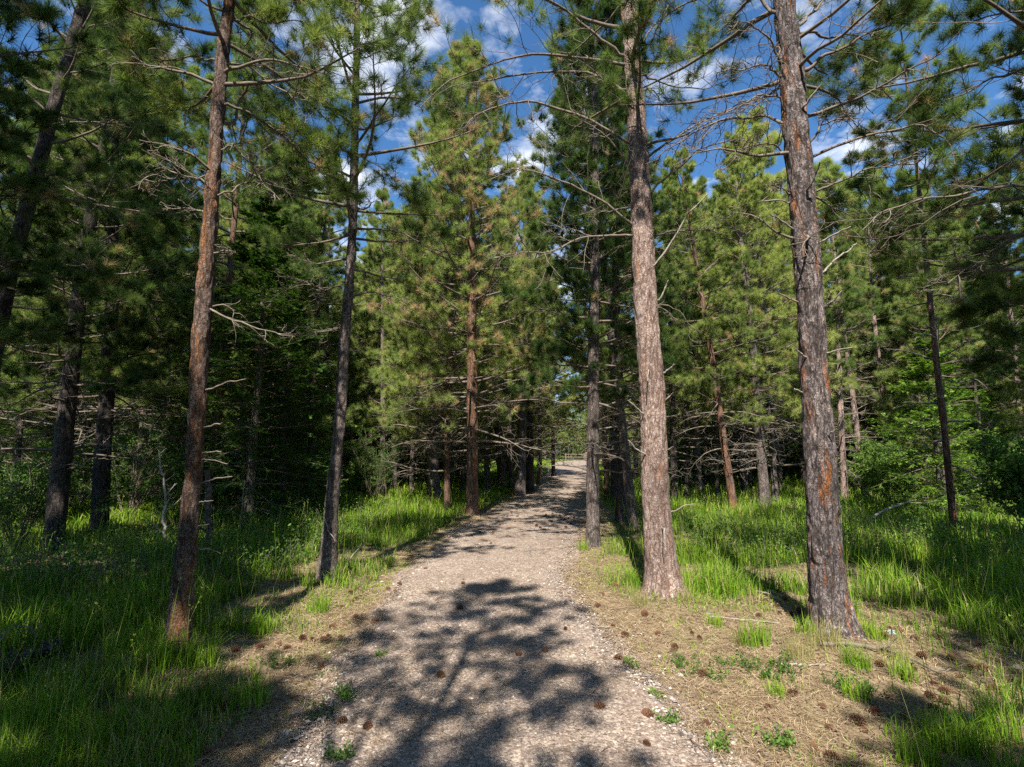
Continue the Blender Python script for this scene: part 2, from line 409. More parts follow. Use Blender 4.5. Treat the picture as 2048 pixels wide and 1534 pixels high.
M['stone_blue'] = mat_stone('stone_pale_blue', [(0, (.26, .33, .35)), (1, (.36, .42, .43))])
M['stone_tan'] = mat_stone('stone_tan', [(0, (.36, .30, .22)), (1, (.45, .39, .30))])
M['stone_pink'] = mat_stone('stone_pinkish', [(0, (.30, .22, .21)), (1, (.36, .28, .26))])
M['stone_grey'] = mat_stone('stone_grey', [(0, (.13, .135, .15)), (1, (.18, .19, .20))])
M['stone_white'] = mat_stone('stone_white', [(0, (.42, .38, .33)), (1, (.5, .46, .41))])
M['cone'] = simple('pine_cone_scales', [(.3, (.05, .025, .015)), (.7, (.17, .085, .048))], 60, .7, .002, .2, tinted=True)
M['rail'] = simple('fence_wood', [(.3, (.16, .12, .085)), (.7, (.28, .22, .16))], 8)

# ------------------------------------------------------------------ zones in plan: bare litter ground to the right and left of the path
def poly(pts): return np.array([gp(u, v) for u, v in pts])
LIT_R = poly([(1145, 1100), (1185, 1130), (1215, 1160), (1265, 1198), (1330, 1215), (1420, 1205), (1500, 1182), (1600, 1205), (1640, 1262), (1730, 1270), (1880, 1300), (2060, 1345), (2060, 1400), (1960, 1440), (1800, 1470), (1720, 1534), (1000, 1534), (1100, 1200)])
LIT_L = poly([(880, 1100), (800, 1150), (740, 1165), (680, 1205), (640, 1240), (500, 1275), (430, 1310), (450, 1380), (520, 1440), (450, 1480), (380, 1534), (800, 1534), (900, 1300), (1000, 1100)])
LIT_B = poly([(560, 1265), (400, 1285), (260, 1300), (100, 1335), (40, 1350), (90, 1375), (300, 1345), (420, 1330), (600, 1320)])
LIT_F = poly([(890, 1085), (930, 1045), (1010, 1010), (1040, 1010), (1000, 1040), (950, 1075)])
LIT_FR = poly([(1150, 1050), (1200, 1085), (1245, 1070), (1240, 1045), (1225, 1020), (1190, 1000), (1172, 1000)])
def inside(pg, x, y):
    c = np.zeros(len(x), bool); n = len(pg)
    for i in range(n):
        x1, y1 = pg[i]; x2, y2 = pg[(i + 1) % n]
        if y1 == y2: continue
        k = ((y1 > y) != (y2 > y)) & (x < (x2 - x1) * (y - y1) / (y2 - y1) + x1)
        c ^= k
    return c
def bare(x, y, jit=.18, s=11):
    "True where the ground is needle litter instead of grass (edges broken up)"
    jx = (n2(x, y, 2.3, s) - .5) * 2 * jit + (n2(x, y, 7., s + 3) - .5) * jit
    jy = (n2(x, y, 2.3, s + 1) - .5) * 2 * jit * 1.6 + (n2(x, y, 7., s + 4) - .5) * jit
    xx, yy = x + jx, y + jy
    r = np.zeros(len(x), bool)
    for pg in (LIT_R, LIT_L, LIT_B, LIT_F, LIT_FR): r |= inside(pg, xx, yy)
    return r

def baref(x, y, k=8):
    "share of bare litter, fading out over a hand's breadth or two"
    rng = np.random.default_rng(9); f = np.zeros(len(x))
    for i in range(k):
        a = rng.normal(0, .17, 2); f += bare(x + a[0], y + a[1] * 1.5, .3)
    # worn, half bare patches elsewhere in the near grass
    w = ss(n2(x, y, .8, 71) * .65 + n2(x, y, 3.1, 72) * .35, .50, .64) * .85
    return np.maximum(f / k, w * (np.hypot(x, y) < 14))
# ------------------------------------------------------------------ ground and path
def build_ground():
    def axis(lo, hi, near, cap):
        out = [0.0]; s = near
        while out[-1] < hi: out.append(out[-1] + s); s = min(s * (1.0 if out[-1] < 7 else 1.035), cap)
        neg = [0.0]; s = near
        while neg[-1] > lo: neg.append(neg[-1] - s); s = min(s * (1.0 if neg[-1] > -7 else 1.035), cap)
        return np.array(sorted(set(neg[1:] + out)))
    xs = axis(-420, 420, .06, 30); ys = axis(-60, 600, .06, 30)
    X, Y = np.meshgrid(xs, ys); x, y = X.ravel(), Y.ravel()
    z = ground_z(x, y)
    near = (np.abs(x) < 9) & (y > 0) & (y < 12) & (path_dist(x, y) > .1)
    fine = (vnoise(np.stack([x * 9, y * 9, x * 0], 1), 3) - .5) * .022
    z = z + np.where(near, fine * ss(path_dist(x, y), .1, .5), 0)
    t = np.maximum(baref(x, y), 1 - ss(path_dist(x, y), .1, .4))
    far = (y > 14) & (path_dist(x, y) < .5) & (path_dist(x, y) > -2); t = np.where(far, .9, t)
    nx, ny = len(xs), len(ys)
    i = np.arange(nx - 1)[None]; j = np.arange(ny - 1)[:, None] * nx
    q = np.stack([j + i, j + i + 1, j + i + 1 + nx, j + i + nx], -1).reshape(-1, 4)
    mb = MB(); mb.add(np.stack([x, y, z], 1), q, None, t)
    tag(mb.obj('ground', M['ground']), kind='structure')
def build_path():
    ys = [-24.]; 
    while ys[-1] < 100: ys.append(ys[-1] + (.06 if 1.5 < ys[-1] < 14 else (.4 if ys[-1] < 40 else 1.5)))
    ys = np.array(ys); nu = 40
    l, r = path_lr(ys)
    jl = (n2(ys, ys * 0, 1.1, 21) - .5) * .34 + (n2(ys, ys * 0, 5., 22) - .5) * .16
    jr = (n2(ys, ys * 0 + 9, 1.1, 23) - .5) * .34 + (n2(ys, ys * 0 + 9, 5., 24) - .5) * .16
    l = l + jl; r = r + jr
    u = np.linspace(0, 1, nu)[None]
    X = l[:, None] * (1 - u) + r[:, None] * u; Y = np.broadcast_to(ys[:, None], X.shape)
    e = 1 - (2 * u - 1) ** 2
    Z = .005 + .02 * np.clip(e * 2, 0, 1) * np.ones_like(X)
    Z = Z + (n2(X.ravel(), Y.ravel(), 1.6, 25).reshape(X.shape) - .5) * .016 * np.clip(e * 3, 0, 1)
    q = (np.arange(len(ys) - 1)[:, None] * nu + np.arange(nu - 1)[None])
    q = np.stack([q, q + 1, q + 1 + nu, q + nu], -1).reshape(-1, 4)
    mb = MB(); mb.add(np.stack([X.ravel(), Y.ravel(), Z.ravel()], 1), q)
    tag(mb.obj('path', M['path']), kind='structure')
build_ground(); build_path()

def fan(rng, n, d0, d1, half=R(49)):
    d = d0 * np.exp(rng.uniform(0, math.log(d1 / d0), n)); a = rng.uniform(-half, half, n)
    return d * np.sin(a), d * np.cos(a), d

OCT_V = np.array([(1, 0, 0), (-1, 0, 0), (0, 1, 0), (0, -1, 0), (0, 0, 1), (0, 0, -1)], float)
OCT_F = np.array([(0, 2, 4), (2, 1, 4), (1, 3, 4), (3, 0, 4), (2, 0, 5), (1, 2, 5), (3, 1, 5), (0, 3, 5)])
def build_pebbles():
    rng = np.random.default_rng(5)
    mb = MB()
    x, y, d = fan(rng, 150000, 2.2, 13)
    pd = path_dist(x, y)
    off = np.clip(pd / .5, 0, 1)
    keep = (pd < .0) | ((pd < .55) & (rng.uniform(size=len(x)) < (1 - off) ** 2.5 * .35))
    x, y, pd = x[keep], y[keep], pd[keep]
    n = len(x)
    sz = rng.gamma(3.0, .0016, n) + .002
    sz = np.where(pd > -.25, sz * rng.uniform(.9, 1.35, n), sz)
    sz = np.minimum(sz, .02)
    rot = rng.uniform(0, 2 * PI, n)
    V = OCT_V[None] * (1 + rng.uniform(-.3, .3, (n, 6, 1)))
    V = V * np.stack([sz * rng.uniform(.8, 1.5, n), sz * rng.uniform(.7, 1.1, n), sz * .62], 1)[:, None]
    c, s = np.cos(rot)[:, None], np.sin(rot)[:, None]
    VX = V[..., 0] * c - V[..., 1] * s; VY = V[..., 0] * s + V[..., 1] * c
    z = np.where(pd < -.05, .018, .006) + ground_z(x, y)
    V = np.stack([VX + x[:, None], VY + y[:, None], V[..., 2] + z[:, None] + sz[:, None] * .3], -1)
    F = OCT_F[None] + (np.arange(n) * 6)[:, None, None]
    mb.add(V.reshape(-1, 3), None, F.reshape(-1, 3), np.repeat(rng.uniform(0, 1, n) ** 1.2, 6), False)
    tag(mb.obj('gravel', M['pebble']), 'loose pale and grey gravel scattered over the forest path', 'gravel', kind='stuff')
build_pebbles()

def blades(mb, rng, x, y, h, w, bend, tint, z=None):
    n = len(x)
    z = ground_z(x, y) if z is None else z
    a = rng.uniform(0, 2 * PI, n); a2 = a + rng.normal(0, .5, n)
    dirx, diry = np.cos(a), np.sin(a)
    sx, sy = -np.sin(a2) * w / 2, np.cos(a2) * w / 2
    b = bend * h
    p0 = np.stack([x, y, z - .01], 1)
    p1 = np.stack([x + dirx * b * .28, y + diry * b * .28, z + h * .55], 1)
    hz = np.sqrt(np.maximum(1 - bend * bend * .7, .15))
    p2 = np.stack([x + dirx * b, y + diry * b, z + h * hz], 1)
    s = np.stack([sx, sy, sx * 0], 1)
    V = np.stack([p0 - s, p0 + s, p1 - s * .8, p1 + s * .8, p2], 1).reshape(-1, 3)
    k = np.arange(n)[:, None] * 5
    mb.add(V, k + np.array([[0, 1, 3, 2]]), k + np.array([[2, 3, 4]]), np.repeat(tint, 5), False)
def build_grass():
    rng = np.random.default_rng(11)
    mb = MB()
    x, y, d = fan(rng, 620000, 1.9, 85)
    pd = path_dist(x, y)
    clump = n2(x, y, 1.7, 31) * .6 + n2(x, y, .45, 32) * .4
    fine = n2(x, y, 6.0, 33)
    ok = pd > .12 + .3 * fine
    ok &= rng.uniform(size=len(x)) < np.clip(.12 + 1.5 * (fine - .25) * (.5 + clump), .03, 1)
    x, y, d, pd, clump, fine = [q[ok] for q in (x, y, d, pd, clump, fine)]
    bf = baref(x, y)
    ok = (rng.uniform(size=len(x)) > bf * .985) & ~((bf > .9) & (fine < .55))
    edge = np.clip(pd / 1.2, 0, 1)
    x, y, d, pd, clump, fine, bf, edge = [q[ok] for q in (x, y, d, pd, clump, fine, bf, edge)]
    n = len(x)
    h = (.10 + .34 * clump) * rng.uniform(.35, 1.35, n) * (.35 + .65 * edge) * (1 - .72 * bf)
    w = .0058 * np.maximum(1, d / 4.5) ** .85 * rng.uniform(.5, 1.5, n)
    bend = rng.uniform(.05, .95, n)
    tint = np.clip(rng.normal(.45, .2, n) + (clump - .5) * .6, .02, .83)
    tint = np.where(d > 9, np.clip(tint + .12, 0, .83), tint)
    dry = rng.uniform(size=n) < np.where((pd < .8) | (bf > .4), .32, .14)
    tint = np.where(dry, rng.uniform(.84, 1, n), tint)
    blades(mb, rng, x, y, h, w, bend, tint)
    # short moss-green turf along the path edges
    x, y, d = fan(rng, 160000, 2.4, 40)
    pd = path_dist(x, y); fine = n2(x, y, 3.0, 41)
    ok = (pd > .02) & (pd < np.where(x > 0, 3.2, 1.1)) & (rng.uniform(size=len(x)) < np.clip((fine - .42) * 3, 0, 1)) & (((y > 5.6)) | (rng.uniform(size=len(x)) < .35))
    x, y, d = x[ok], y[ok], d[ok]; n = len(x)
    blades(mb, rng, x, y, rng.uniform(.015, .06, n), .006 * np.maximum(1, d / 4) ** .9, rng.uniform(.1, .9, n), rng.uniform(.6, .86, n))
    # seed stalks above the grass
    x, y, d = fan(rng, 1500, 3.5, 26)
    ok = (path_dist(x, y) > .8) & ~bare(x, y); x, y, d = x[ok], y[ok], d[ok]; n = len(x)
    zz = ground_z(x, y); hh = rng.uniform(.45, .8, n)
    P = grow(rng, np.stack([x, y, zz], 1), np.stack([rng.normal(0, .15, n), rng.normal(0, .15, n), np.ones(n)], 1), hh, 5, -.02, .04, .03)
    tubes(mb, P, taper(n, 5, .0018, .001) * np.maximum(1, d / 6)[:, None], 3, rng.uniform(.7, .95, n))
    tp = P[:, -1]; m_ = 9
    q = np.repeat(tp, m_, 0) + rng.normal(0, 1, (n * m_, 3)) * np.array([.012, .012, .035])
    s = .006 * np.repeat(np.maximum(1, d / 6), m_)[:, None]
    u = nrm(rng.normal(size=(n * m_, 3))) * s; w_ = nrm(rng.normal(size=(n * m_, 3))) * s
    mb.add(np.stack([q - u, q + w_, q + u + np.array([0, 0, .012])], 1).reshape(-1, 3), None, np.arange(n * m_ * 3).reshape(-1, 3), np.repeat(rng.uniform(.8, .93, n * m_), 3), False)
    tag(mb.obj('grass', M['grass']), 'tall green grass growing between the trees on both sides of the path', 'grass', kind='stuff')
build_grass()

def build_litter():
    rng = np.random.default_rng(13)
    x, y, d = fan(rng, 330000, 2.2, 24)
    pd = path_dist(x, y)
    ok = (rng.uniform(size=len(x)) < baref(x, y)) | ((pd > -.15) & (pd < .5))
    ok &= pd > -.15
    onp = (pd <= -.15) & (rng.uniform(size=len(x)) < .10) & (n2(x, y, 1.4, 52) > .52)
    ok &= rng.uniform(size=len(x)) < .12 + 1.3 * n2(x, y, 3.0, 51) ** 1.6
    ok |= onp
    x, y, d = x[ok], y[ok], d[ok]; n = len(x)
    a = rng.uniform(0, PI, n) ; l = rng.uniform(.07, .16, n); w = .0022 * np.maximum(1, d / 3.2)
    z = ground_z(x, y) + np.where(path_dist(x, y) < 0, .024, .004) + rng.uniform(.003, .02, n)
    dz = rng.normal(0, .12, n) * l
    c, s = np.cos(a), np.sin(a)
    p0 = np.stack([x - c * l / 2, y - s * l / 2, z - dz * .5], 1); p1 = np.stack([x + c * l / 2, y + s * l / 2, z + dz * .5], 1)
    pm = (p0 + p1) / 2 + np.stack([-s * l * .08, c * l * .08, l * .03], 1)
    sd = np.stack([-s * w, c * w, w * 0], 1) / 2
    V = np.stack([p0, pm + sd, p1, pm - sd], 1).reshape(-1, 3)
    mb = MB(); mb.add(V, np.arange(n * 4).reshape(-1, 4), None, np.repeat(rng.uniform(0, 1, n), 4), False)
    tag(mb.obj('needle_litter', M['litter']), 'brown fallen pine needles covering the bare ground beside the path', 'needle litter', kind='stuff')
build_litter()
def build_twigs():
    rng = np.random.default_rng(14); x, y, d = fan(rng, 9000, 2.3, 16)
    ok = (rng.uniform(size=len(x)) < baref(x, y) * .8) | ((path_dist(x, y) > -.25) & (path_dist(x, y) < .3) & (rng.uniform(size=len(x)) < .3)); x, y = x[ok], y[ok]; n = len(x)
    a = rng.uniform(0, 2 * PI, n); l = rng.gamma(2.0, .035, n) + .02
    z = ground_z(x, y) + np.where(path_dist(x, y) < 0, .026, .014)
    P = grow(rng, np.stack([x, y, z], 1), np.stack([np.cos(a), np.sin(a), rng.normal(0, .08, n)], 1), l, 5, -.02, .16)
    P[..., 2] = np.maximum(P[..., 2], z[:, None] - .003)
    mb = MB(); tubes(mb, P, taper(n, 5, rng.uniform(.0015, .0045, n), .0012), 4, rng.uniform(0, 1, n))
    # bark flakes and loose cone scales
    x, y, d = fan(rng, 30000, 2.3, 12); ok = rng.uniform(size=len(x)) < baref(x, y) * .6; x, y = x[ok], y[ok]; n = len(x)
    s_ = rng.uniform(.004, .014, n)[:, None]; c = np.stack([x, y, ground_z(x, y) + .012 + rng.uniform(0, .012, n)], 1)
    u = nrm(rng.normal(size=(n, 3)) * np.array([1, 1, .35])); w = nrm(np.cross(u, rng.normal(size=(n, 3)) * .3 + np.array([0, 0, 1.])))
    mb.add(np.stack([c - u * s_, c + w * s_ * .6, c + u * s_, c - w * s_ * .6], 1).reshape(-1, 3), np.arange(n * 4).reshape(-1, 4), None, np.repeat(rng.uniform(0, 1, n), 4), False)
    tag(mb.obj('twig_litter', simple('litter_wood', [(.3, (.075, .045, .03)), (.7, (.24, .17, .12))], 40, tinted=True)), 'small brown twigs and bark flakes strewn over the bare ground beside the path', 'twig litter', kind='stuff')
build_twigs()

def leaves(mb, rng, P, Dn, k, ln, tint, mat=1, spread=.05):
    "k small pointed leaves round every point"
    T = len(P)
    p = np.repeat(P, k, 0) + rng.normal(0, spread, (T * k, 3)); d = nrm(np.repeat(Dn, k, 0) * .6 + rng.normal(size=(T * k, 3)))
    s = nrm(np.cross(d, rng.normal(size=(T * k, 3)) + np.array([0, 0, 1.2])))
    l = (ln * rng.uniform(.6, 1.2, T * k))[:, None]
    V = np.stack([p, p + d * l * .5 + s * l * .27, p + d * l, p + d * l * .5 - s * l * .27], 1).reshape(-1, 3)
    mb.add(V, np.arange(T * k * 4).reshape(-1, 4), None, np.repeat(np.repeat(tint, k), 4), False, mat)
def build_cover():
    rng = np.random.default_rng(17); mb = MB()
    x, y, d = fan(rng, 9000, 6.5, 34)
    side = np.where(x > 0, (x > 3.2) & (y > 8.0), (x < -2.6) & (y > 6.2))
    ok = side & (path_dist(x, y) > 1.6) & (n2(x, y, .5, 61) > .5) & (rng.uniform(size=len(x)) < .8)
    x, y = x[ok], y[ok]; n = len(x)
    h = rng.uniform(.12, .5, n)
    P = grow(rng, np.stack([x, y, ground_z(x, y)], 1), np.stack([rng.normal(0, .4, n), rng.normal(0, .4, n), np.ones(n)], 1), h, 4, 0, .12)
    tubes(mb, P, taper(n, 4, .004, .002), 3, .3, 0)
    for i in (1, 2, 3): leaves(mb, rng, P[:, i], P[:, i] - P[:, i - 1], 7, .05, rng.uniform(.3, 1, n), 1, .07)
    tag(mb.obj('ground_cover', [M['twig'], M['leaf']]), 'low leafy weeds growing through the grass further into the forest', 'undergrowth', kind='stuff')
build_cover()

# ------------------------------------------------------------------ pines
def trunk_mb(spine, rad, sides, rings, depth=0.0, seed=0, flare=.45, fz=.22, sc=7.0, root=0.0):
    "spine (k,3), rad (k,) against height; furrowed bark is real relief when depth > 0"
    spine = np.asarray(spine, float); z0 = spine[0, 2]
    zs = np.linspace(0, 1, rings) ** 1.15 * (spine[-1, 2] - z0) + z0
    cx = np.interp(zs, spine[:, 2], spine[:, 0]); cy_ = np.interp(zs, spine[:, 2], spine[:, 1]); r = np.interp(zs, spine[:, 2], rad)
    k = np.arange(rings) / rings
    cx = cx + (np.interp(zs * 1.3, np.arange(0, 40), vnoise(np.stack([np.arange(40) * .7, np.zeros(40), np.zeros(40)], 1), seed)) - .5) * .05 * np.clip((zs - z0) / 2, 0, 1)
    th = np.arange(sides) * 2 * PI / sides
    fl = 1 + flare * np.exp(-(zs - z0) / fz)
    rr = (r * fl)[:, None] * np.ones(sides)[None]
    lobes = 1 + root * np.exp(-(zs - z0) / (fz * .8))[:, None] * (.5 + .5 * np.sin(5 * th + seed) * np.cos(2 * th + seed * 2))[None]
    rr = rr * lobes
    X = cx[:, None] + rr * np.cos(th); Y = cy_[:, None] + rr * np.sin(th); Z = zs[:, None] * np.ones_like(X)
    p = np.stack([X.ravel(), Y.ravel(), Z.ravel()], 1)
    if depth:
        q = p * np.array([sc, sc, sc * .3]) + (vnoise(p * np.array([9, 9, 5.]), seed)[:, None] - .5) * .7
        d1, d2 = worley(q, seed)
        rel = np.clip((d2 - d1) / .35, 0, 1) - .9
        rel = rel * depth + (vnoise(p * np.array([28, 28, 14.]), seed + 1) - .5) * depth * .6 + (vnoise(p * np.array([3, 3, 1.1]), seed + 2) - .5) * depth * 1.6
        nx = np.tile(np.cos(th), rings); ny = np.tile(np.sin(th), rings)
        p[:, 0] += nx * rel; p[:, 1] += ny * rel
    i = np.arange(sides)[None]; j = (i + 1) % sides; b = np.arange(rings - 1)[:, None] * sides
    mb = MB(); mb.add(p, np.stack([b + i, b + j, b + sides + j, b + sides + i], -1).reshape(-1, 4))
    return mb

def live_branches(rng, P0, Dr, Lb, up=.05, twigs=(9, 4), t0=.3):
    "three orders of shoots; returns polylines and the tuft points"
    P1 = grow(rng, P0, Dr, Lb, 9, up, .07, .03)
    P2, L2, i2 = children(rng, P1, Lb, twigs[0], t0, .97, .42, 48, .05, 6, .10, .12, .05)
    P3, L3, i3 = children(rng, P2, L2, twigs[1], .3, .95, .45, 42, .15, 4, .14, .15, .05, .07)
    tp = np.concatenate([P3[:, -1], P2[:, -1], P1[:, -1]])
    td = np.concatenate([P3[:, -1] - P3[:, -2], P2[:, -1] - P2[:, -2], P1[:, -1] - P1[:, -2]])
    return P1, P2, P3, i2, i2[i3], nrm(td) + np.array([0, 0, .25]), tp
def wood(mb, P1, P2, P3, Lb, tk=1.0, mat=0, s1=5):
    tubes(mb, P1, taper(len(P1), P1.shape[1], (.008 + .0085 * Lb) * tk, .003 * tk), s1, 0, mat)
    tubes(mb, P2, taper(len(P2), P2.shape[1], .0048 * tk, .0024 * tk), 3, 0, mat)
    if P3 is not None: tubes(mb, P3, taper(len(P3), P3.shape[1], .0028 * tk, .0018 * tk), 3, 0, mat)
def dead_levels(rng, P1, Lb, k2=7, k3=4, curl=.22):
    P2, L2, _ = children(rng, P1, Lb, k2, .22, .98, .40, 58, -.02, 7, .02, .20, curl)
    P3, L3, _ = children(rng, P2, L2, k3, .25, .95, .5, 55, 0, 5, .03, .25, curl * 1.2, .05)
    return P2, P3
def tint_for(rng, P, base=.42, amp=.22, brown=.03, seed=0):
    t = base + rng.normal(0, .16, len(P)) + (vnoise(P * 1.3, seed) - .5) * amp * 2
    t = np.clip(t, .02, .86)
    return np.where(rng.uniform(size=len(P)) < brown, rng.uniform(.9, 1, len(P)), t)

def branch_set(rng, spine, H, za, zb, n, radf, elev):
    zs = np.sort(rng.uniform(za, zb, n)); zs = za + (zb - za) * (np.arange(n) + rng.uniform(0, 1, n)) / n
    zs = zs - (zs % .42) * .6                                   # whorls
    az = np.arange(n) * 2.399 + rng.normal(0, .4, n)
    f = (zs - za) / max(H - za, .1)
    Lb = radf(zs) * rng.uniform(.7, 1.15, n)
    e = elev(f) + rng.normal(0, .12, n)
    Dr = np.stack([np.cos(az) * np.cos(e), np.sin(az) * np.cos(e), np.sin(e)], 1)
    P0 = np.stack([np.interp(zs, spine[:, 2], spine[:, 0]), np.interp(zs, spine[:, 2], spine[:, 1]), zs], 1)
    return P0, Dr, Lb

def make_proto(seed, H, r0, live, dead0, rad, nb, nd, needles=84, nw=.0062, brown=.03, tbase=.45, twigs=(9, 3), bark_m='bark_grey', nl=.165):
    rng = np.random.default_rng(seed)
    root = empty('pine_tree')
    spine = np.array([[0, 0, -.12], [.03 * rng.normal(), .03 * rng.normal(), H * .4], [.06 * rng.normal(), .06 * rng.normal(), H * .75], [0, 0, H]])
    radii = np.array([r0, r0 * .8, r0 * .42, .015])
    tm = trunk_mb(spine, radii, 14, 60, .012, seed, .4, .2, 6.0, .15)
    tr = tm.obj('trunk', M[bark_m], root)
    mb = MB()
    def radf(z):
        f = np.clip((z - live) / (H - live), 0, 1)
        return rad * np.minimum(1, .62 + 1.6 * f) * np.maximum(1 - f, .0) ** .75 * 1.12 + .18
    P0, Dr, Lb = branch_set(rng, spine, H, live, H - .15, nb, radf, lambda f: -.12 + 1.0 * f)
    P1, P2, P3, i2, i3, td, tp = live_branches(rng, P0, Dr, Lb, .045, twigs)
    wood(mb, P1, P2, P3, Lb, 1.15, 0, 4)
    tufts(mb, rng, tp, td, needles, nl, nw, tint_for(rng, tp, tbase, .24, brown, seed), .95)
    mb.obj('crown', [M['twig'], M['needle']], root)
    if nd:
        db = MB()
        P0, Dr, Lb = branch_set(rng, spine, live + .6, dead0, live + .6, nd, lambda z: rad * .72 * np.ones_like(z), lambda f: .12 + 0 * f)
        P1 = grow(rng, P0, Dr, Lb, 8, -.03, .10, .05)
        P2, P3 = dead_levels(rng, P1, Lb, 6, 4)
        wood(db, P1, P2, P3, Lb, 1.3, 0, 4)
        db.obj('dead_limb_tangle', M['deadwood'], root)
    return root
protos = {
    'tall':   make_proto(101, 14.5, .17, 4.0, 1.6, 2.5, 72, 22, tbase=.56, twigs=(9, 3)),
    'tall2':  make_proto(102, 13.5, .16, 3.4, 1.4, 2.3, 70, 20, tbase=.52, bark_m='bark_red', twigs=(9, 3)),
    'brown':  make_proto(103, 13.0, .17, 2.9, 1.8, 3.1, 110, 20, brown=.22, tbase=.68, twigs=(10, 3), bark_m='bark_red'),
    'bushy':  make_proto(104, 9.5, .13, 1.4, .9, 2.2, 84, 10, tbase=.76, brown=.02, twigs=(9, 3)),
    'bushy2': make_proto(105, 11, .14, 2.0, 1.0, 2.5, 96, 14, tbase=.80, brown=.03, twigs=(9, 3)),
    'thin':   make_proto(106, 12.5, .10, 6.6, 1.5, 1.25, 34, 22),
    'dark':   make_proto(107, 13, .15, 3.0, 1.5, 1.9, 84, 14, tbase=.30, brown=.015, bark_m='bark_shade'),
    'sparse': make_proto(110, 10.7, .06, 2.2, 1.6, 2.4, 58, 4, needles=52, nw=.006, twigs=(7, 3)),
    'young':  make_proto(109, 6.5, .08, .25, .2, 1.9, 74, 0, needles=44, nw=.0075, tbase=.66, brown=.015, twigs=(8, 3)),
    'snag':   make_proto(108, 9.0, .12, 4.6, .7, 1.5, 24, 40, tbase=.5, brown=.1),
}
first_use = {k: True for k in protos}
PLACED = []
def place(kind, x, y, label, cat='pine tree', group=None, H=None, r=None, lean=(0, 0), rz=None, bark_m=None, k=1.0):
    p = protos[kind]
    if first_use[kind]: o = p; first_use[kind] = False
    else: o = copy_tree(p)
    PLACED.append((x, y))
    o.location = (x, y, gz(x, y))
    rng = np.random.default_rng(int(abs(x * 131 + y * 977)) + 3)
    rz = rng.uniform(0, 2 * PI) if rz is None else rz
    up = Vector((lean[0], lean[1], 1)).normalized()
    q = Vector((0, 0, 1)).rotation_difference(up) @ Quaternion((0, 0, 1), rz)
    o.rotation_mode = 'QUATERNION'; o.rotation_quaternion = q
    base_h = {'tall': 14.5, 'tall2': 13.5, 'brown': 13.0, 'bushy': 9.5, 'bushy2': 11, 'thin': 12.5, 'dark': 13, 'snag': 9, 'young': 6.5, 'sparse': 10.7}[kind]
    base_r = {'tall': .17, 'tall2': .16, 'brown': .17, 'bushy': .13, 'bushy2': .14, 'thin': .10, 'dark': .15, 'snag': .12, 'young': .08, 'sparse': .06}[kind]
    s = (H / base_h if H else 1.0) * k
    o.scale = (s, s, s)
    for ch in o.children:
        if ch.name.startswith('trunk'):
            f = (r / (base_r * s)) if r else 1.0
            ch.scale = (f, f, 1)
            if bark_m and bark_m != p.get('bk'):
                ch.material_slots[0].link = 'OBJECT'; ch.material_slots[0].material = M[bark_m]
    tag(o, label, cat, group)
    return o
def place_px(kind, base, top, w, label, H=None, bark_m=None, group=None, d=None, k=1.0, rz=None):
    "base and a higher point of the trunk in the photo, w the trunk's width in pixels at breast height"
    g = gp(*base) if d is None else at(base[0], 900, d)[:2]
    dd = g[1]
    a = np.array([g[0], dd, 0]); b = at(top[0], top[1], dd)
    lx = (b[0] - a[0]) / max(b[2], .5)
    return place(kind, g[0], dd, label, 'pine tree', group, H, w / FPX * dd / 2 * dd / math.hypot(g[0], dd), (lx, 0), rz, bark_m, k)

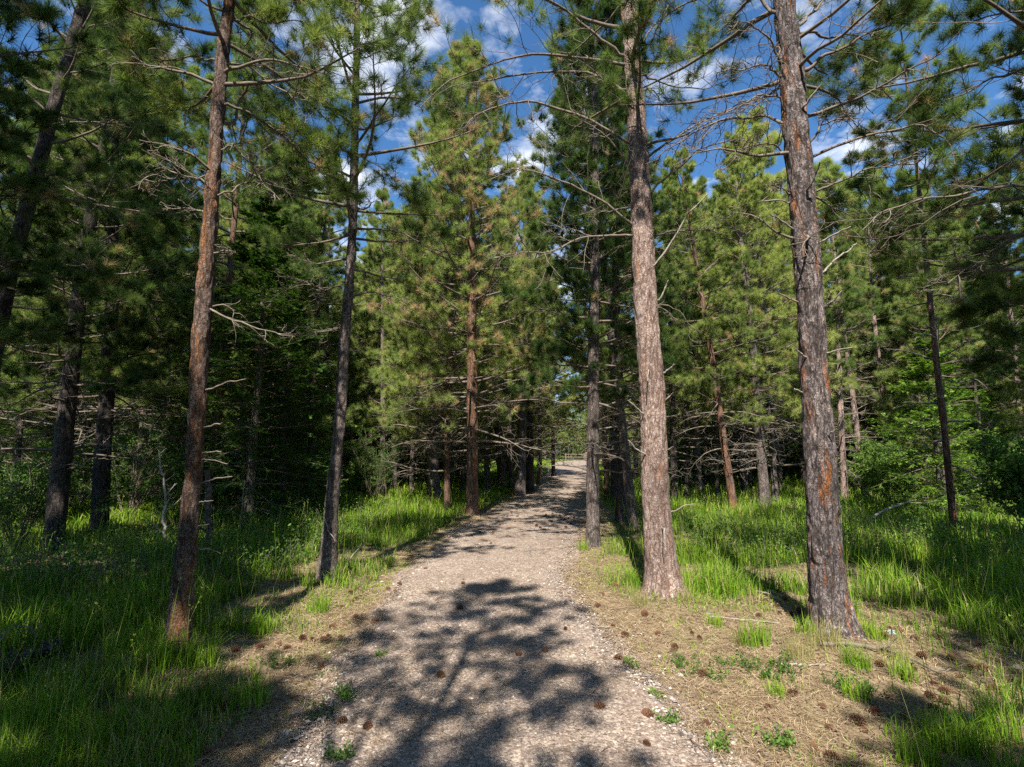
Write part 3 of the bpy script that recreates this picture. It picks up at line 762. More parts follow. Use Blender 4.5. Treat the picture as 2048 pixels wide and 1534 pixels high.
# the pines one can point at, from the photo
PX = [
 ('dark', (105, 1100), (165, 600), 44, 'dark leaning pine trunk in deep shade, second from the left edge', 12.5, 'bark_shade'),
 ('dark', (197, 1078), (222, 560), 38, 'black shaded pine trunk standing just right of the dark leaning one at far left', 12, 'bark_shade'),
 ('brown', (945, 1035), (940, 640), 25, 'orange barked pine left of the path under the crown of green and tan needles', 13.2, 'bark_red'),
 ('bushy2', (868, 1002), (862, 700), 27, 'grey pine with a wavy trunk in the grass left of the orange barked pine', 11, 'bark_grey'),
 ('thin', (790, 985), (790, 800), 10, 'thin straight pine left of the wavy grey trunk', 9, 'bark_grey'),
 ('snag', (823, 985), (824, 820), 10, 'thin pine with many bare lower twigs beside the wavy grey trunk', 8, 'bark_grey'),
 ('tall', (1040, 992), (1046, 700), 22, 'grey pine with a rusty orange foot on the left edge of the path', 13, 'bark_grey'),
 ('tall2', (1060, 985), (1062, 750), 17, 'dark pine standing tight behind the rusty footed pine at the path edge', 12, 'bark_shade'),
 ('thin', (1003, 975), (990, 780), 13, 'grey pine between the orange barked pine and the rusty footed pine', 11, 'bark_grey'),
 ('snag', (1024, 978), (1018, 790), 12, 'rough grey pine with bare twigs just left of the rusty footed pine', 9, 'bark_grey'),
 ('tall', (932, 942), (915, 820), 9, 'reddish leaning pine seen behind the orange barked pine', 12, 'bark_red'),
 ('tall2', (1107, 952), (1106, 770), 8, 'slim dark pine on the grass where the path bends', 13, 'bark_shade'),
 ('dark', (1186, 1092), (1188, 700), 27, 'mottled grey pine at the right edge of the path, nearest on that edge', 12.5, 'bark_grey'),
 ('thin', (1215, 992), (1208, 800), 12, 'reddish dark trunk deep behind the pine on the right path edge', 12, 'bark_red'),
 ('tall', (1229, 1002), (1226, 800), 15, 'dark pine in the row right of the path, behind the pair of close trunks', 12.5, 'bark_shade'),
 ('dark', (1243, 1045), (1236, 750), 23, 'dark upright pine just right of the mottled path edge pine', 12.5, 'bark_shade'),
 ('tall2', (1268, 1057), (1238, 790), 20, 'grey pine leaning left against the dark upright one behind the big pale trunk', 12, 'bark_grey'),
 ('tall', (1350, 1003), (1345, 780), 15, 'dark pine in the grass just right of the big pale trunk', 12, 'bark_shade'),
 ('thin', (1373, 1000), (1372, 820), 8, 'thin dark stem in the grass right of the big pale trunk', 9, 'bark_shade'),
 ('thin', (1435, 1003), (1432, 830), 7, 'thin dark stem beside the brown leaning pine in the meadow', 9, 'bark_shade'),
 ('tall2', (1468, 1022), (1428, 760), 17, 'slender brown pine leaning left in the meadow between the two big trunks', 11, 'bark_red'),
 ('tall', (1530, 1015), (1496, 620), 23, 'grey pine leaning left in the grass beside the big dark trunk', 12, 'bark_grey'),
 ('thin', (1576, 952), (1570, 860), 8, 'small pale sunlit trunk in the meadow just left of the big dark trunk', 10, 'bark_pale'),
 ('snag', (1690, 1000), (1683, 760), 16, 'pale sunlit pine with tangled bare twigs right of the big dark trunk', 9, 'bark_pale'),
 ('brown', (1748, 965), (1735, 760), 14, 'pale pinkish pine with grey twigs left of the bright fir', 11, 'bark_pale'),
 ('thin', (1910, 1072), (1868, 680), 17, 'slender brown pine leaning left in front of the bright green fir', 12.8, 'bark_red'),
 ('snag', (1893, 1008), (1888, 940), 11, 'pale thin trunk just behind the slender brown pine at right', 8, 'bark_grey'),
 ('bushy', (745, 950), (745, 800), 10, 'bushy green pine in the sun between the shaded thin trunk and the wavy one', 9, 'bark_grey'),
 ('bushy2', (1640, 965), (1635, 800), 13, 'bright needled pine filling the gap behind the big dark trunk', 12, 'bark_grey'),
 ('bushy2', (1830, 960), (1825, 700), 13, 'bright broad pine rising behind the green fir', 12.5, 'bark_grey'),
 ('bushy', (1470, 950), (1470, 800), 10, 'bright young pine deep in the meadow between the two big trunks', 11, 'bark_grey'),
]
for p in PX:
    place_px(p[0], p[1], p[2], p[3], p[4], p[5], p[6])

WALL = [(545, 27, 15.5, 'left of the slim grey brown pine'), (612, 24, 13.5, 'just right of the dark firs'), (735, 31, 15, 'right of the slim grey brown pine'),
        (790, 22, 12.5, 'behind the thin straight pine'), (1005, 27, 14, 'behind the orange barked pine and the path'), (1080, 33, 15.5, 'left of the path bend'), (1300, 25, 16, 'behind the big pale trunk'),
        (1405, 29, 17.5, 'beyond the meadow'), (1480, 24, 14.5, 'behind the brown leaning meadow pine'), (1560, 29, 18, 'left of the big dark trunk'), (1700, 25, 16.5, 'right of the big dark trunk'),
        (1790, 29, 18.5, 'behind the pale pine by the fir'), (1880, 24, 15.5, 'above the bright green fir'), (1975, 27, 15.5, 'near the right picture edge'), (330, 25, 14, 'behind the orange scarred pine'), (440, 30, 14.5, 'between the two nearest left pines')]
for i, (u, d_, H, lb) in enumerate(WALL):
    q = at(u, 900, d_)
    place('bushy2' if i % 3 else 'bushy', q[0], d_, 'broad sunlit pine of the green wall, ' + lb, 'pine tree', 'broad sunlit pines closing the view', H, .15)

SLIM = [(770, 20, 'thin', 'bark_grey', 'left of the wavy grey trunk'), (900, 19, 'thin', 'bark_shade', 'right of the wavy grey trunk'), (975, 21, 'snag', 'bark_grey', 'just right of the orange barked pine'), (1076, 26, 'thin', 'bark_grey', 'left of the path bend'),
        (1395, 20, 'thin', 'bark_grey', 'between the big pale trunk and the brown leaning one'), (1412, 26, 'thin', 'bark_shade', 'farther back left of the brown leaning pine'), (1497, 24, 'snag', 'bark_grey', 'between the two leaning meadow pines'), (1556, 22, 'thin', 'bark_grey', 'just left of the big dark trunk'),
        (1722, 19, 'thin', 'bark_pale', 'between the two pale sunlit pines at right'), (1775, 21, 'snag', 'bark_pale', 'left of the bright green fir'), (1842, 22, 'thin', 'bark_grey', 'behind the bright green fir'), (1968, 18, 'thin', 'bark_shade', 'right of the bright green fir'),
        (620, 17, 'thin', 'bark_shade', 'in shade left of the slim grey brown pine'), (545, 19, 'thin', 'bark_shade', 'in shade behind the dark firs'), (288, 16, 'thin', 'bark_shade', 'left of the orange scarred pine')]
for u, d_, kd, bm, lb in SLIM:
    q = at(u, 900, d_); place(kd, q[0], d_, {'bark_grey': 'grey', 'bark_shade': 'dark', 'bark_pale': 'pale'}[bm] + ' slender pine ' + lb, 'pine tree', 'slender pines between the larger trunks', 12.5 - (u % 5) * .5, .085 + (u % 4) * .015, ((u % 7 - 3) * .012, 0), None, bm)

# pines outside the frame to the left and right whose boughs hang into it, and pines behind the camera that shade the foreground
OFF = [('dark', 8.2, 6.5, 12, 'dark pine beyond the right edge whose boughs hang into the upper right corner'),
       ('dark', -5.9, 4.6, 11, 'dark pine beyond the left edge whose needles fill the upper left corner')]
for kd, x, y, H, lb in OFF: place(kd, x, y, lb, 'pine tree', None, H, .16)
BEHIND = [('sparse', -1.35, -2.1, 10.7), ('dark', -4.3, -2.9, 12), ('dark', -6.9, -1.5, 11.5), ('bushy2', -3.1, -4.8, 10.5), ('tall2', 1.0, -7.2, 12.2), ('tall', 4.9, -5.8, 12), ('dark', 5.4, -1.6, 12), ('dark', -9.5, 1.0, 12.5),
          ('bushy', -4.4, -6.5, 11), ('bushy2', 3.0, -4.5, 9.6), ('dark', 8.2, 1.0, 12), ('tall', 7.6, -3.4, 12.5), ('dark', -5.6, 1.0, 12), ('tall2', 11.5, 2.5, 12.5), ('tall', -12, 3.5, 12.5),
          ('dark', 4.5, -.9, 12.5), ('dark', 6.5, .2, 12), ('sparse', 1.7, -3.3, 8.5), ('dark', -5.3, -.5, 12.5), ('sparse', -1.5, -4.9, 9.8), ('dark', -7.6, 2.6, 12)]
for kd, x, y, H in BEHIND:
    place(kd, x, y, f"tall pine out of frame {abs(x):.0f} metres {'left' if x < 0 else 'right'} and {abs(y):.0f} {'behind' if y < 0 else 'ahead'} of the viewpoint", 'pine tree', 'pines behind the viewpoint', H, .06 if kd == 'sparse' else .15)

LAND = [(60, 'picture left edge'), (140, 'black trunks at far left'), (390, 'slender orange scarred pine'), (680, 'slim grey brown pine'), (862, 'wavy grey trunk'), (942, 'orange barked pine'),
        (1045, 'rusty footed pine'), (1130, 'path end'), (1187, 'mottled path edge pine'), (1310, 'big pale trunk'), (1440, 'brown leaning meadow pine'), (1510, 'grey leaning meadow pine'),
        (1640, 'big dark trunk'), (1745, 'pale pine by the fir'), (1895, 'slender brown pine'), (2010, 'picture right edge')]
BK = {'bark_grey': 'grey', 'bark_red': 'reddish', 'bark_pale': 'pale', 'bark_shade': 'dark', 'bark_orange': 'orange'}
KD = {'tall': 'tall pine', 'tall2': 'straight pine', 'bushy': 'bushy pine', 'bushy2': 'broad green pine', 'thin': 'thin pine', 'snag': 'bare twigged pine', 'brown': 'browning pine', 'dark': 'dark needled pine', 'young': 'low young pine'}
seen_labels = {}
RES = [(13.2, 15.8), (13.2, 13.5), (12.6, 11.5), (16, 17), (-5.6, 10.8), (-4.5, 13)]
for q in RES: PLACED.append(q)
def fill_forest():
    rng = np.random.default_rng(77)
    n = 0; tries = 0
    while n < 200 and tries < 14000:
        tries += 1
        if n < 100:
            d = 15 + 32 * rng.uniform() ** 1.1; a = rng.uniform(-R(50), R(50)); ks = ['tall', 'tall2', 'bushy', 'bushy2', 'thin', 'snag', 'brown', 'dark']; pk = [.15, .13, .21, .25, .08, .08, .05, .05]
        elif n < 165:
            d = rng.uniform(17, 50); a = rng.uniform(-R(50), R(50)); ks = ['young', 'bushy']; pk = [.8, .2]
        else:
            d = rng.uniform(50, 125); a = rng.uniform(-R(20), R(28)); ks = ['tall', 'bushy', 'bushy2', 'young']; pk = [.25, .25, .25, .25]
        x, y = d * math.sin(a), d * math.cos(a)
        if y < 12: continue
        if float(path_dist(np.array([x]), np.array([y]))[0]) < (1.1 if y < 95 else -9): continue
        if 80 < y < 100 and 4 < x < 17: continue
        if 9 < x < 16 and y < 15.5: continue
        kind = str(rng.choice(ks, p=pk))
        if kind == 'young' and (abs(float(path_dist(np.array([x]), np.array([y]))[0])) < 2.6 or (2 < x < 11 and y < 30)): continue
        if min(math.hypot(x - p[0], y - p[1]) for p in PLACED) < (1.5 if d < 60 else 2.2): continue
        if 3.0 < x < 9 and 17 < y < 30 and rng.uniform() < .75: continue     # the sunny glade on the right
        if -7 < x < -2 and 12 < y < 19 and rng.uniform() < .8: continue      # the glade on the left
        H = {'bushy': 10.5, 'bushy2': 12.5, 'snag': 9.5, 'young': 5.5}.get(kind, 13.5) * rng.uniform(.85, 1.2)
        bm = str(rng.choice(['bark_grey', 'bark_red', 'bark_pale', 'bark_shade'], p=[.45, .2, .15, .2]))
        u = 1024 + FPX * x / (y * CP); near = min(LAND, key=lambda q: abs(q[0] - u))
        rel = 'just left of' if u < near[0] - 12 else ('just right of' if u > near[0] + 12 else 'right behind')
        dist = 'in the middle' if d < 24 else ('farther back' if d < 36 else ('deep in the forest' if d < 55 else 'very far off'))
        lb = f'{BK[bm]} {KD[kind]} {dist}, {rel} the {near[1]}'.replace('deep in the forest', 'deep back')
        if lb in seen_labels: lb = ('smaller ' if H < seen_labels[lb] else 'larger ') + lb
        seen_labels[lb] = H
        gr = f"{dist.replace('farther', 'further')} pines {'left' if x < float(path_lr(y)[0]) else 'right'} of the path"
        place(kind, x, y, lb, 'pine tree', gr, H, rng.uniform(.08, .17) * (.6 if kind == 'young' else 1), (rng.normal(0, .025), rng.normal(0, .025)), None, bm)
        n += 1
fill_forest()
def far_wood():
    "the mass of the wood beyond what one can count"
    rng = np.random.default_rng(88); mb = MB(); n = 420
    a = rng.uniform(-R(56), R(56), n); d = 52 + 60 * rng.uniform(size=n) ** 1.2
    x, y = d * np.sin(a), d * np.cos(a)
    ok = (path_dist(x, y) > 5) | (y > 104); x, y = x[ok], y[ok]
    x = np.concatenate([x, rng.uniform(-12, 40, 70)]); y = np.concatenate([y, rng.uniform(103, 122, 70)]); n = len(x)
    H = rng.uniform(7, 13, n); H[-70:] += 4
    P = np.stack([np.stack([x, y, x * 0 - .2], 1), np.stack([x, y, H * .5], 1), np.stack([x, y, H], 1)], 1)
    tubes(mb, P, taper(n, 3, .17, .03), 6, 0, 0)
    k = 130; f = rng.uniform(.04, 1, (n, k)); rr = 2.2 * (1 - f) ** .8 * np.sqrt(rng.uniform(size=(n, k))) + .1; th = rng.uniform(0, 2 * PI, (n, k))
    p = np.stack([x[:, None] + rr * np.cos(th), y[:, None] + rr * np.sin(th), H[:, None] * f], -1).reshape(-1, 3)
    dr = np.stack([np.cos(th), np.sin(th), np.full_like(th, .4)], -1).reshape(-1, 3)
    tufts(mb, rng, p, dr, 11, .5, .12, np.clip(rng.normal(.5, .15, len(p)) + (vnoise(p * .5, 4) - .5) * .5, .1, .85), .6)
    tag(mb.obj('far_forest', [M['bark_grey'], M['needle']]), 'far edge of the forest closing the view behind all other pines', 'forest', kind='stuff')
far_wood()
for i, (x, y) in enumerate([(8.5, 101), (10.3, 104), (12.1, 101.5), (13.9, 104), (6.6, 103), (15.8, 102)]):
    place('bushy2', x, y, ['broad', 'dense', 'second', 'darker', 'wider', 'outermost'][i] + ' green pine standing right behind the far rail fence', 'pine tree', 'pines behind the rail fence', 11 + i % 3, .15)

# ------------------------------------------------------------------ the big pines in front
def hero(name_label, base, prof, bark_m, H, r_top, live, nb, dead0, nd, rad, seed, drawn, depth=.014, flare=.4, sides=84, rings=620, d=None, az_bias=None, tbase=.4, stubs=0, deadmat='deadwood'):
    """prof: trunk centre (u, v) and width in pixels from the foot up; drawn: limbs seen in the photo
    [(kind, [(u, v)...], [depth offsets], base radius)]"""
    rng = np.random.default_rng(seed)
    g = gp(*base); dd = g[1] if d is None else d
    gx = at(base[0], base[1], dd)[0] if d else g[0]
    z0 = gz(gx, dd) - .08
    pts, rad_ = [[gx, dd, z0]], []
    for (u, v, w) in prof:
        P = at(u, v, dd); dist = math.sqrt(P[0] ** 2 + P[1] ** 2 + (P[2] - CAM_H) ** 2)
        depthz = P[1] * CP + (P[2] - CAM_H) * SP
        pts.append(P); rad_.append(w / FPX * depthz / 2 * dd / math.hypot(P[0], dd))
    pts = np.array(pts); rad_ = np.array([rad_[0] * 1.03] + rad_)
    sl_ = (pts[-1] - pts[-2]) / (pts[-1][2] - pts[-2][2])
    zt = pts[-1][2]
    ext = [pts[-1] + sl_ * (z - zt) for z in (zt + (H - zt) * .5, H)]
    spine = np.vstack([pts, ext]); radii = np.concatenate([rad_, [rad_[-1] * .6, r_top]])
    root = empty('pine_tree', (gx, dd, z0 + .08))
    base_l = np.array(root.location)
    def put(mb, name, mats, parent=root):
        me = mb.mesh(name, mats, base_l); return mk(name, me, parent)
    put(trunk_mb(spine, radii, sides, rings, depth, seed, flare, .17, 8.0, .5), 'trunk', M[bark_m])
    for kind, px, off, r in drawn:
        px = np.array(px, float); off = np.interp(np.linspace(0, 1, len(px)), np.linspace(0, 1, len(off)), off)
        P = np.array([at(u, v, dd + o) for (u, v), o in zip(px, off)])
        n = 17; t = np.linspace(0, 1, len(P)); tt = np.linspace(0, 1, n)
        # smooth resample
        Q = np.stack([np.interp(tt, t, P[:, i]) for i in range(3)], 1)
        Q[1:-1] = (Q[:-2] + 2 * Q[1:-1] + Q[2:]) / 4; nz = rng.normal(0, .045 * min(.6, float(np.linalg.norm(P[-1] - P[0]))), (n - 2, 3)); nz[1:-1] = (nz[:-2] + nz[1:-1] * 1.4 + nz[2:]) / 3.4; nz[[0, -1]] *= .3
        Q[1:-1] += nz * (.45 if kind == 'stub' else 1)
        # start inside the trunk
        c = np.array([np.interp(Q[0, 2], spine[:, 2], spine[:, 0]), np.interp(Q[0, 2], spine[:, 2], spine[:, 1]), Q[0, 2] - .02])
        Q = np.vstack([(c + Q[0]) / 2, Q])[None]
        Lb = np.array([np.linalg.norm(np.diff(Q[0], axis=0), axis=1).sum()])
        mb = MB()
        tubes(mb, Q, taper(1, n + 1, r, r * (.55 if kind == 'stub' else .22)) * (1 + rng.normal(0, .06, (1, n + 1))), 7, 0, 0)
        if kind == 'stub':
            put(mb, 'broken_branch', M['deadwood' if bark_m == 'bark_orange' else 'silver']); continue
        if kind == 'bare':
            P2, P3 = dead_levels(rng, Q, Lb * .8, 6, 2, .15)
            tubes(mb, P2, taper(len(P2), 7, .004, .0022), 4, 0, 0); tubes(mb, P3, taper(len(P3), 5, .0024, .0016), 3, 0, 0)
            put(mb, 'dead_branch', M['deadwood']); continue
        if kind == 'dead':
            P2, P3 = dead_levels(rng, Q, Lb, 16, 5, .25)
            tubes(mb, P2, taper(len(P2), 7, .0055, .0026), 4, 0, 0); tubes(mb, P3, taper(len(P3), 5, .003, .0018), 3, 0, 0)
            put(mb, 'dead_branch', M[deadmat]); continue
        P2, L2, i2 = children(rng, Q, Lb, 13, .25, .97, .36, 48, .05, 7, .08, .13, .08)
        P3, L3, i3 = children(rng, P2, L2, 4, .3, .95, .45, 42, .12, 4, .14, .15, .06, .07)
        tubes(mb, P2, taper(len(P2), 7, .005, .0026), 4, 0, 0); tubes(mb, P3, taper(len(P3), 4, .0028, .0018), 3, 0, 0)
        b = put(mb, 'branch', M['twig'])
        tp = np.concatenate([P3[:, -1], P2[:, -1], Q[:, -1]]); td = np.concatenate([P3[:, -1] - P3[:, -2], P2[:, -1] - P2[:, -2], Q[:, -1] - Q[:, -2]])
        sel = rng.uniform(size=len(tp)) < (.75 if kind == 'live' else .35)
        nb_ = MB(); tufts(nb_, rng, tp[sel], nrm(td[sel]) + np.array([0, 0, .2]), 84, .165, .0042, tint_for(rng, tp[sel], tbase, .2, .05, seed), mat=0)
        put(nb_, 'needle_cluster', M['needle'], b)
    # the rest of the limbs, grown
    def radf(z):
        f = np.clip((z - live) / (H - live), 0, 1)
        return rad * np.minimum(1, .6 + 1.8 * f) * np.maximum(1 - f, 0) ** .7 * 1.1 + .2
    P0, Dr, Lb = branch_set(rng, spine, H, live, H - .2, nb, radf, lambda f: -.05 + .9 * f)
    P1, P2, P3, i2, i3, td, tp = live_branches(rng, P0, Dr, Lb, .05, (9, 3))
    i1 = np.concatenate([i3, i2, np.arange(len(P1))]); tint = tint_for(rng, tp, tbase, .2, .04, seed)
    vis = P0[:, 2] < 7.5
    for b in np.where(vis)[0]:
        mb = MB(); wood(mb, P1[b:b + 1], P2[i2 == b], P3[i3 == b], Lb[b:b + 1], 1.0, 0, 6)
        o = put(mb, 'branch', M['twig'])
        s = i1 == b; nb_ = MB(); tufts(nb_, rng, tp[s], td[s], 84, .165, .0042, tint[s], mat=0)
        put(nb_, 'needle_cluster', M['needle'], o)
    hid = ~vis
    if hid.any():
        mb = MB(); m2 = np.isin(i2, np.where(hid)[0]); m3 = np.isin(i3, np.where(hid)[0]); m1 = np.isin(i1, np.where(hid)[0])
        wood(mb, P1[hid], P2[m2], P3[m3], Lb[hid], 1.0, 0, 5); tufts(mb, rng, tp[m1], td[m1], 45, .17, .0045, tint[m1])
        put(mb, 'crown', [M['twig'], M['needle']])
    if nd:
        P0, Dr, Lb = branch_set(rng, spine, live + 1.0, dead0, live + 1.0, nd, lambda z: rad * .55 * np.clip(.25 + (z - dead0) / max(live - dead0, .1), .25, 1), lambda f: .15 + 0 * f)
        if az_bias is not None: Dr[:, 1] = np.abs(Dr[:, 1]) * az_bias + Dr[:, 1] * (1 - abs(az_bias))
        P1 = grow(rng, P0, Dr, Lb, 12, -.03, .15, .05)
        for b in range(nd):
            mb = MB(); P2, P3 = dead_levels(rng, P1[b:b + 1], Lb[b:b + 1], 8, 4)
            wood(mb, P1[b:b + 1], P2, P3, Lb[b:b + 1], 1.05, 0, 6); put(mb, 'dead_branch', M[deadmat])
    tag(root, name_label, 'pine tree')
    PLACED.append((gx, dd))
    return root

hero('slender pine with an orange scarred lower trunk standing in the grass, nearest on the left', (345, 1325),
     [(354, 1290, 54), (364, 1194, 50), (374, 1080, 43), (386, 960, 38), (398, 800, 36), (406, 670, 37), (420, 480, 36), (435, 250, 32), (446, 120, 29), (458, 0, 26)],
     'bark_orange', 10.5, .03, 5.0, 26, 3.4, 7, 1.9, 1,
     [('bare', [(405, 610), (440, 630), (500, 650), (545, 668), (590, 673)], [0, -.25], .011),
      ('bare', [(418, 615), (455, 610), (468, 640), (470, 690)], [0, .1], .009),
      ('dead', [(455, 128), (490, 125), (560, 170), (610, 235), (640, 300)], [0, .4], .013),
      ('live', [(455, 208), (520, 235), (590, 290), (650, 350), (720, 395)], [0, .7], .014),
      ('live', [(453, 40), (500, 45), (580, 40), (660, 60)], [0, .5], .013),
      ('live', [(440, 20), (380, -20), (300, -30), (230, 10)], [0, -.3], .013),
      ('live', [(432, 120), (380, 110), (320, 130), (270, 170)], [0, .6], .012),
      ('dead', [(440, 300), (470, 290), (510, 330), (560, 400)], [0, -.2], .010),
      ('dead', [(425, 380), (380, 350), (330, 345), (270, 370)], [0, .3], .010),
      ('dead', [(438, 390), (480, 370), (530, 360), (610, 385)], [0, .4], .010),
      ('stub', [(418, 778), (445, 768), (492, 758)], [0, -.1], .008), ('stub', [(415, 853), (440, 848), (445, 845)], [0, -.1], .007),
      ('stub', [(410, 905), (425, 903), (443, 904)], [0, -.1], .007), ('stub', [(408, 918), (430, 920), (455, 928)], [0, -.05], .006),
      ('stub', [(405, 965), (430, 956), (465, 953)], [0, -.05], .007), ('stub', [(400, 1004), (412, 1002), (427, 1001)], [0, -.05], .006),
      ('stub', [(397, 1052), (410, 1050), (418, 1048)], [0, -.05], .006), ('stub', [(395, 1097), (420, 1098), (442, 1107)], [0, -.1], .005),
      ('stub', [(378, 912), (366, 908), (358, 910)], [0, -.1], .004)],
     .012, .25, 72, 620, tbase=.42)
hero('slim grey brown pine leaning slightly right in the grass left of the path edge', (655, 1165),
     [(655, 1140, 38), (664, 1020, 30), (680, 860, 25), (690, 700, 23), (700, 540, 20), (706, 350, 18), (710, 150, 15), (715, 0, 13)],
     'bark_grey', 10.0, .02, 4.6, 34, 2.9, 7, 2.0, 2,
     [('live', [(700, 400), (660, 370), (610, 360), (560, 380)], [0, .3], .010),
      ('live', [(712, 310), (755, 330), (800, 370), (840, 420)], [0, -.3], .010),
      ('live', [(703, 135), (650, 130), (600, 140), (560, 120)], [0, .4], .010),
      ('live', [(712, 120), (770, 100), (820, 60), (850, 0)], [0, .4], .010),
      ('live', [(700, 200), (650, 180), (600, 190), (560, 230)], [0, -.2], .010),
      ('live', [(705, 250), (660, 290), (620, 310), (580, 300)], [0, .4], .010),
      ('dead', [(695, 560), (650, 580), (610, 560), (540, 600)], [0, .3], .008),
      ('dead', [(688, 665), (650, 660), (610, 672), (560, 660)], [0, -.2], .007),
      ('stub', [(672, 1085), (655, 1060), (648, 1030)], [-.12, -.15], .006)],
     .009, .3, 60, 520, tbase=.36)
hero('big pale pinkish barked pine on the brown litter right of the path', (1328, 1200),
     [(1324, 1150, 68), (1316, 1050, 60), (1308, 900, 56), (1301, 740, 52), (1291, 560, 46), (1283, 400, 43), (1272, 240, 39), (1262, 100, 36), (1254, 0, 34)],
     'bark_pale', 13, .03, 6.0, 22, 3.2, 9, 2.2, 3,
     [('mix', [(1238, 110), (1190, 68), (1130, 20), (1070, -10), (1000, -20)], [0, -.5], .024),
      ('mix', [(1238, 128), (1180, 112), (1110, 108), (1040, 112), (960, 135), (890, 165), (840, 215)], [0, -.6], .022),
      ('dead', [(1243, 180), (1205, 152), (1150, 143), (1080, 145), (1000, 155), (920, 170), (850, 200)], [0, .5], .022),
      ('dead', [(1256, 285), (1190, 243), (1110, 212), (1050, 204), (1000, 206), (960, 222), (930, 255)], [0, -.5], .022),
      ('dead', [(1262, 335), (1225, 290), (1190, 250), (1150, 225)], [0, -.3], .017),
      ('dead', [(1266, 450), (1210, 405), (1140, 370), (1060, 342), (990, 325)], [0, -.4], .020),
      ('dead', [(1250, 470), (1190, 478), (1120, 492), (1050, 505), (970, 520)], [0, -.5], .015),
      ('dead', [(1290, 320), (1330, 285), (1400, 240), (1480, 210), (1550, 185)], [0, .5], .020),
      ('dead', [(1300, 390), (1340, 350), (1391, 303), (1450, 285), (1530, 290)], [0, -.4], .016),
      ('mix', [(1285, 90), (1310, 45), (1345, 10), (1380, -30)], [0, .4], .018),
      ('mix', [(1290, 150), (1330, 170), (1400, 175), (1470, 160)], [0, .6], .014),
      ('dead', [(1300, 470), (1350, 460), (1420, 460), (1500, 490)], [0, .5], .015),
      ('stub', [(1310, 530), (1345, 480), (1375, 430), (1415, 388)], [-.1, -.3], .014),
      ('bare', [(1310, 615), (1335, 605), (1365, 625), (1380, 660), (1385, 690)], [-.1, -.2], .007),
      ('stub', [(1318, 600), (1330, 578), (1337, 560)], [0, -.1], .012),
      ('stub', [(1284, 826), (1270, 812), (1255, 800)], [-.1, -.2], .010), ('stub', [(1290, 908), (1272, 897), (1256, 880)], [-.1, -.2], .010),
      ('stub', [(1330, 745), (1342, 735), (1350, 728)], [0, -.1], .014), ('stub', [(1331, 800), (1342, 790), (1347, 785)], [0, -.1], .010),
      ('stub', [(1335, 900), (1342, 896), (1347, 893)], [0, -.1], .008), ('stub', [(1350, 1022), (1365, 1012), (1390, 1008)], [0, -.1], .007),
      ('stub', [(1297, 740), (1296, 755), (1296, 762)], [-.24, -.33], .008), ('stub', [(1329, 1058), (1328, 1085), (1332, 1092)], [-.26, -.36], .008)],
     .013, .45, 110, 820, az_bias=.5, tbase=.45)
hero('big dark plated pine with orange bark streaks, nearest on the right', (1672, 1280),
     [(1660, 1215, 84), (1650, 1110, 75), (1643, 1000, 70), (1636, 850, 66), (1626, 680, 61), (1612, 500, 60), (1603, 400, 60), (1591, 250, 57), (1583, 130, 52), (1570, 0, 44)],
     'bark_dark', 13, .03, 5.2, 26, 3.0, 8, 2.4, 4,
     [('dead', [(1557, 152), (1535, 132), (1480, 134), (1428, 146)], [0, -.3], .014),
      ('dead', [(1562, 130), (1545, 80), (1500, 50), (1460, 40)], [0, -.4], .014),
      ('mix', [(1550, 25), (1520, -5), (1450, -20), (1380, 0), (1320, 40), (1300, 90)], [0, .5], .020),
      ('dead', [(1570, 225), (1550, 190), (1520, 195), (1460, 225), (1400, 235)], [0, -.35], .013),
      ('dead', [(1572, 310), (1553, 292), (1515, 287), (1475, 300), (1461, 325)], [0, -.3], .012),
      ('dead', [(1574, 250), (1520, 235), (1440, 240), (1370, 275), (1308, 320)], [0, .6], .018),
      ('dead', [(1577, 387), (1560, 375), (1545, 369)], [0, -.15], .009),
      ('mix', [(1614, 140), (1660, 105), (1712, 80), (1775, 47), (1830, -5)], [0, -.4], .020),
      ('mix', [(1607, 66), (1660, 66), (1712, 78), (1760, 77), (1840, 40)], [0, .5], .016),
      ('mix', [(1600, 50), (1630, 20), (1665, -15), (1700, -40)], [0, .3], .018),
      ('dead', [(1618, 290), (1640, 255), (1665, 241), (1698, 237), (1720, 256)], [0, -.3], .013),
      ('mix', [(1625, 314), (1690, 285), (1764, 259), (1848, 245), (1892, 270), (1910, 329)], [0, -.3], .016),
      ('dead', [(1634, 382), (1680, 360), (1727, 341), (1780, 328), (1840, 321)], [0, -.4], .013),
      ('stub', [(1640, 485), (1670, 468), (1702, 453)], [0, -.2], .012), ('stub', [(1645, 545), (1680, 512), (1713, 487)], [0, .2], .011),
      ('stub', [(1608, 212), (1625, 190), (1643, 170)], [-.15, -.3], .014), ('stub', [(1622, 370), (1632, 345), (1640, 325)], [-.2, -.35], .012),
      ('stub', [(1583, 405), (1555, 400), (1520, 402)], [0, -.2], .008), ('stub', [(1588, 460), (1560, 440), (1540, 428)], [0, -.2], .010),
      ('stub', [(1598, 605), (1575, 595), (1557, 586)], [0, -.2], .010), ('stub', [(1655, 612), (1670, 598), (1686, 580)], [0, -.15], .011),
      ('stub', [(1660, 705), (1680, 697), (1705, 695)], [0, -.1], .008), ('stub', [(1606, 712), (1598, 703), (1588, 695)], [-.1, -.2], .009),
      ('stub', [(1652, 875), (1662, 865), (1675, 858)], [-.1, -.25], .010), ('stub', [(1605, 785), (1595, 780), (1588, 779)], [0, -.1], .010)],
     .016, .45, 110, 820, az_bias=.3, tbase=.34)

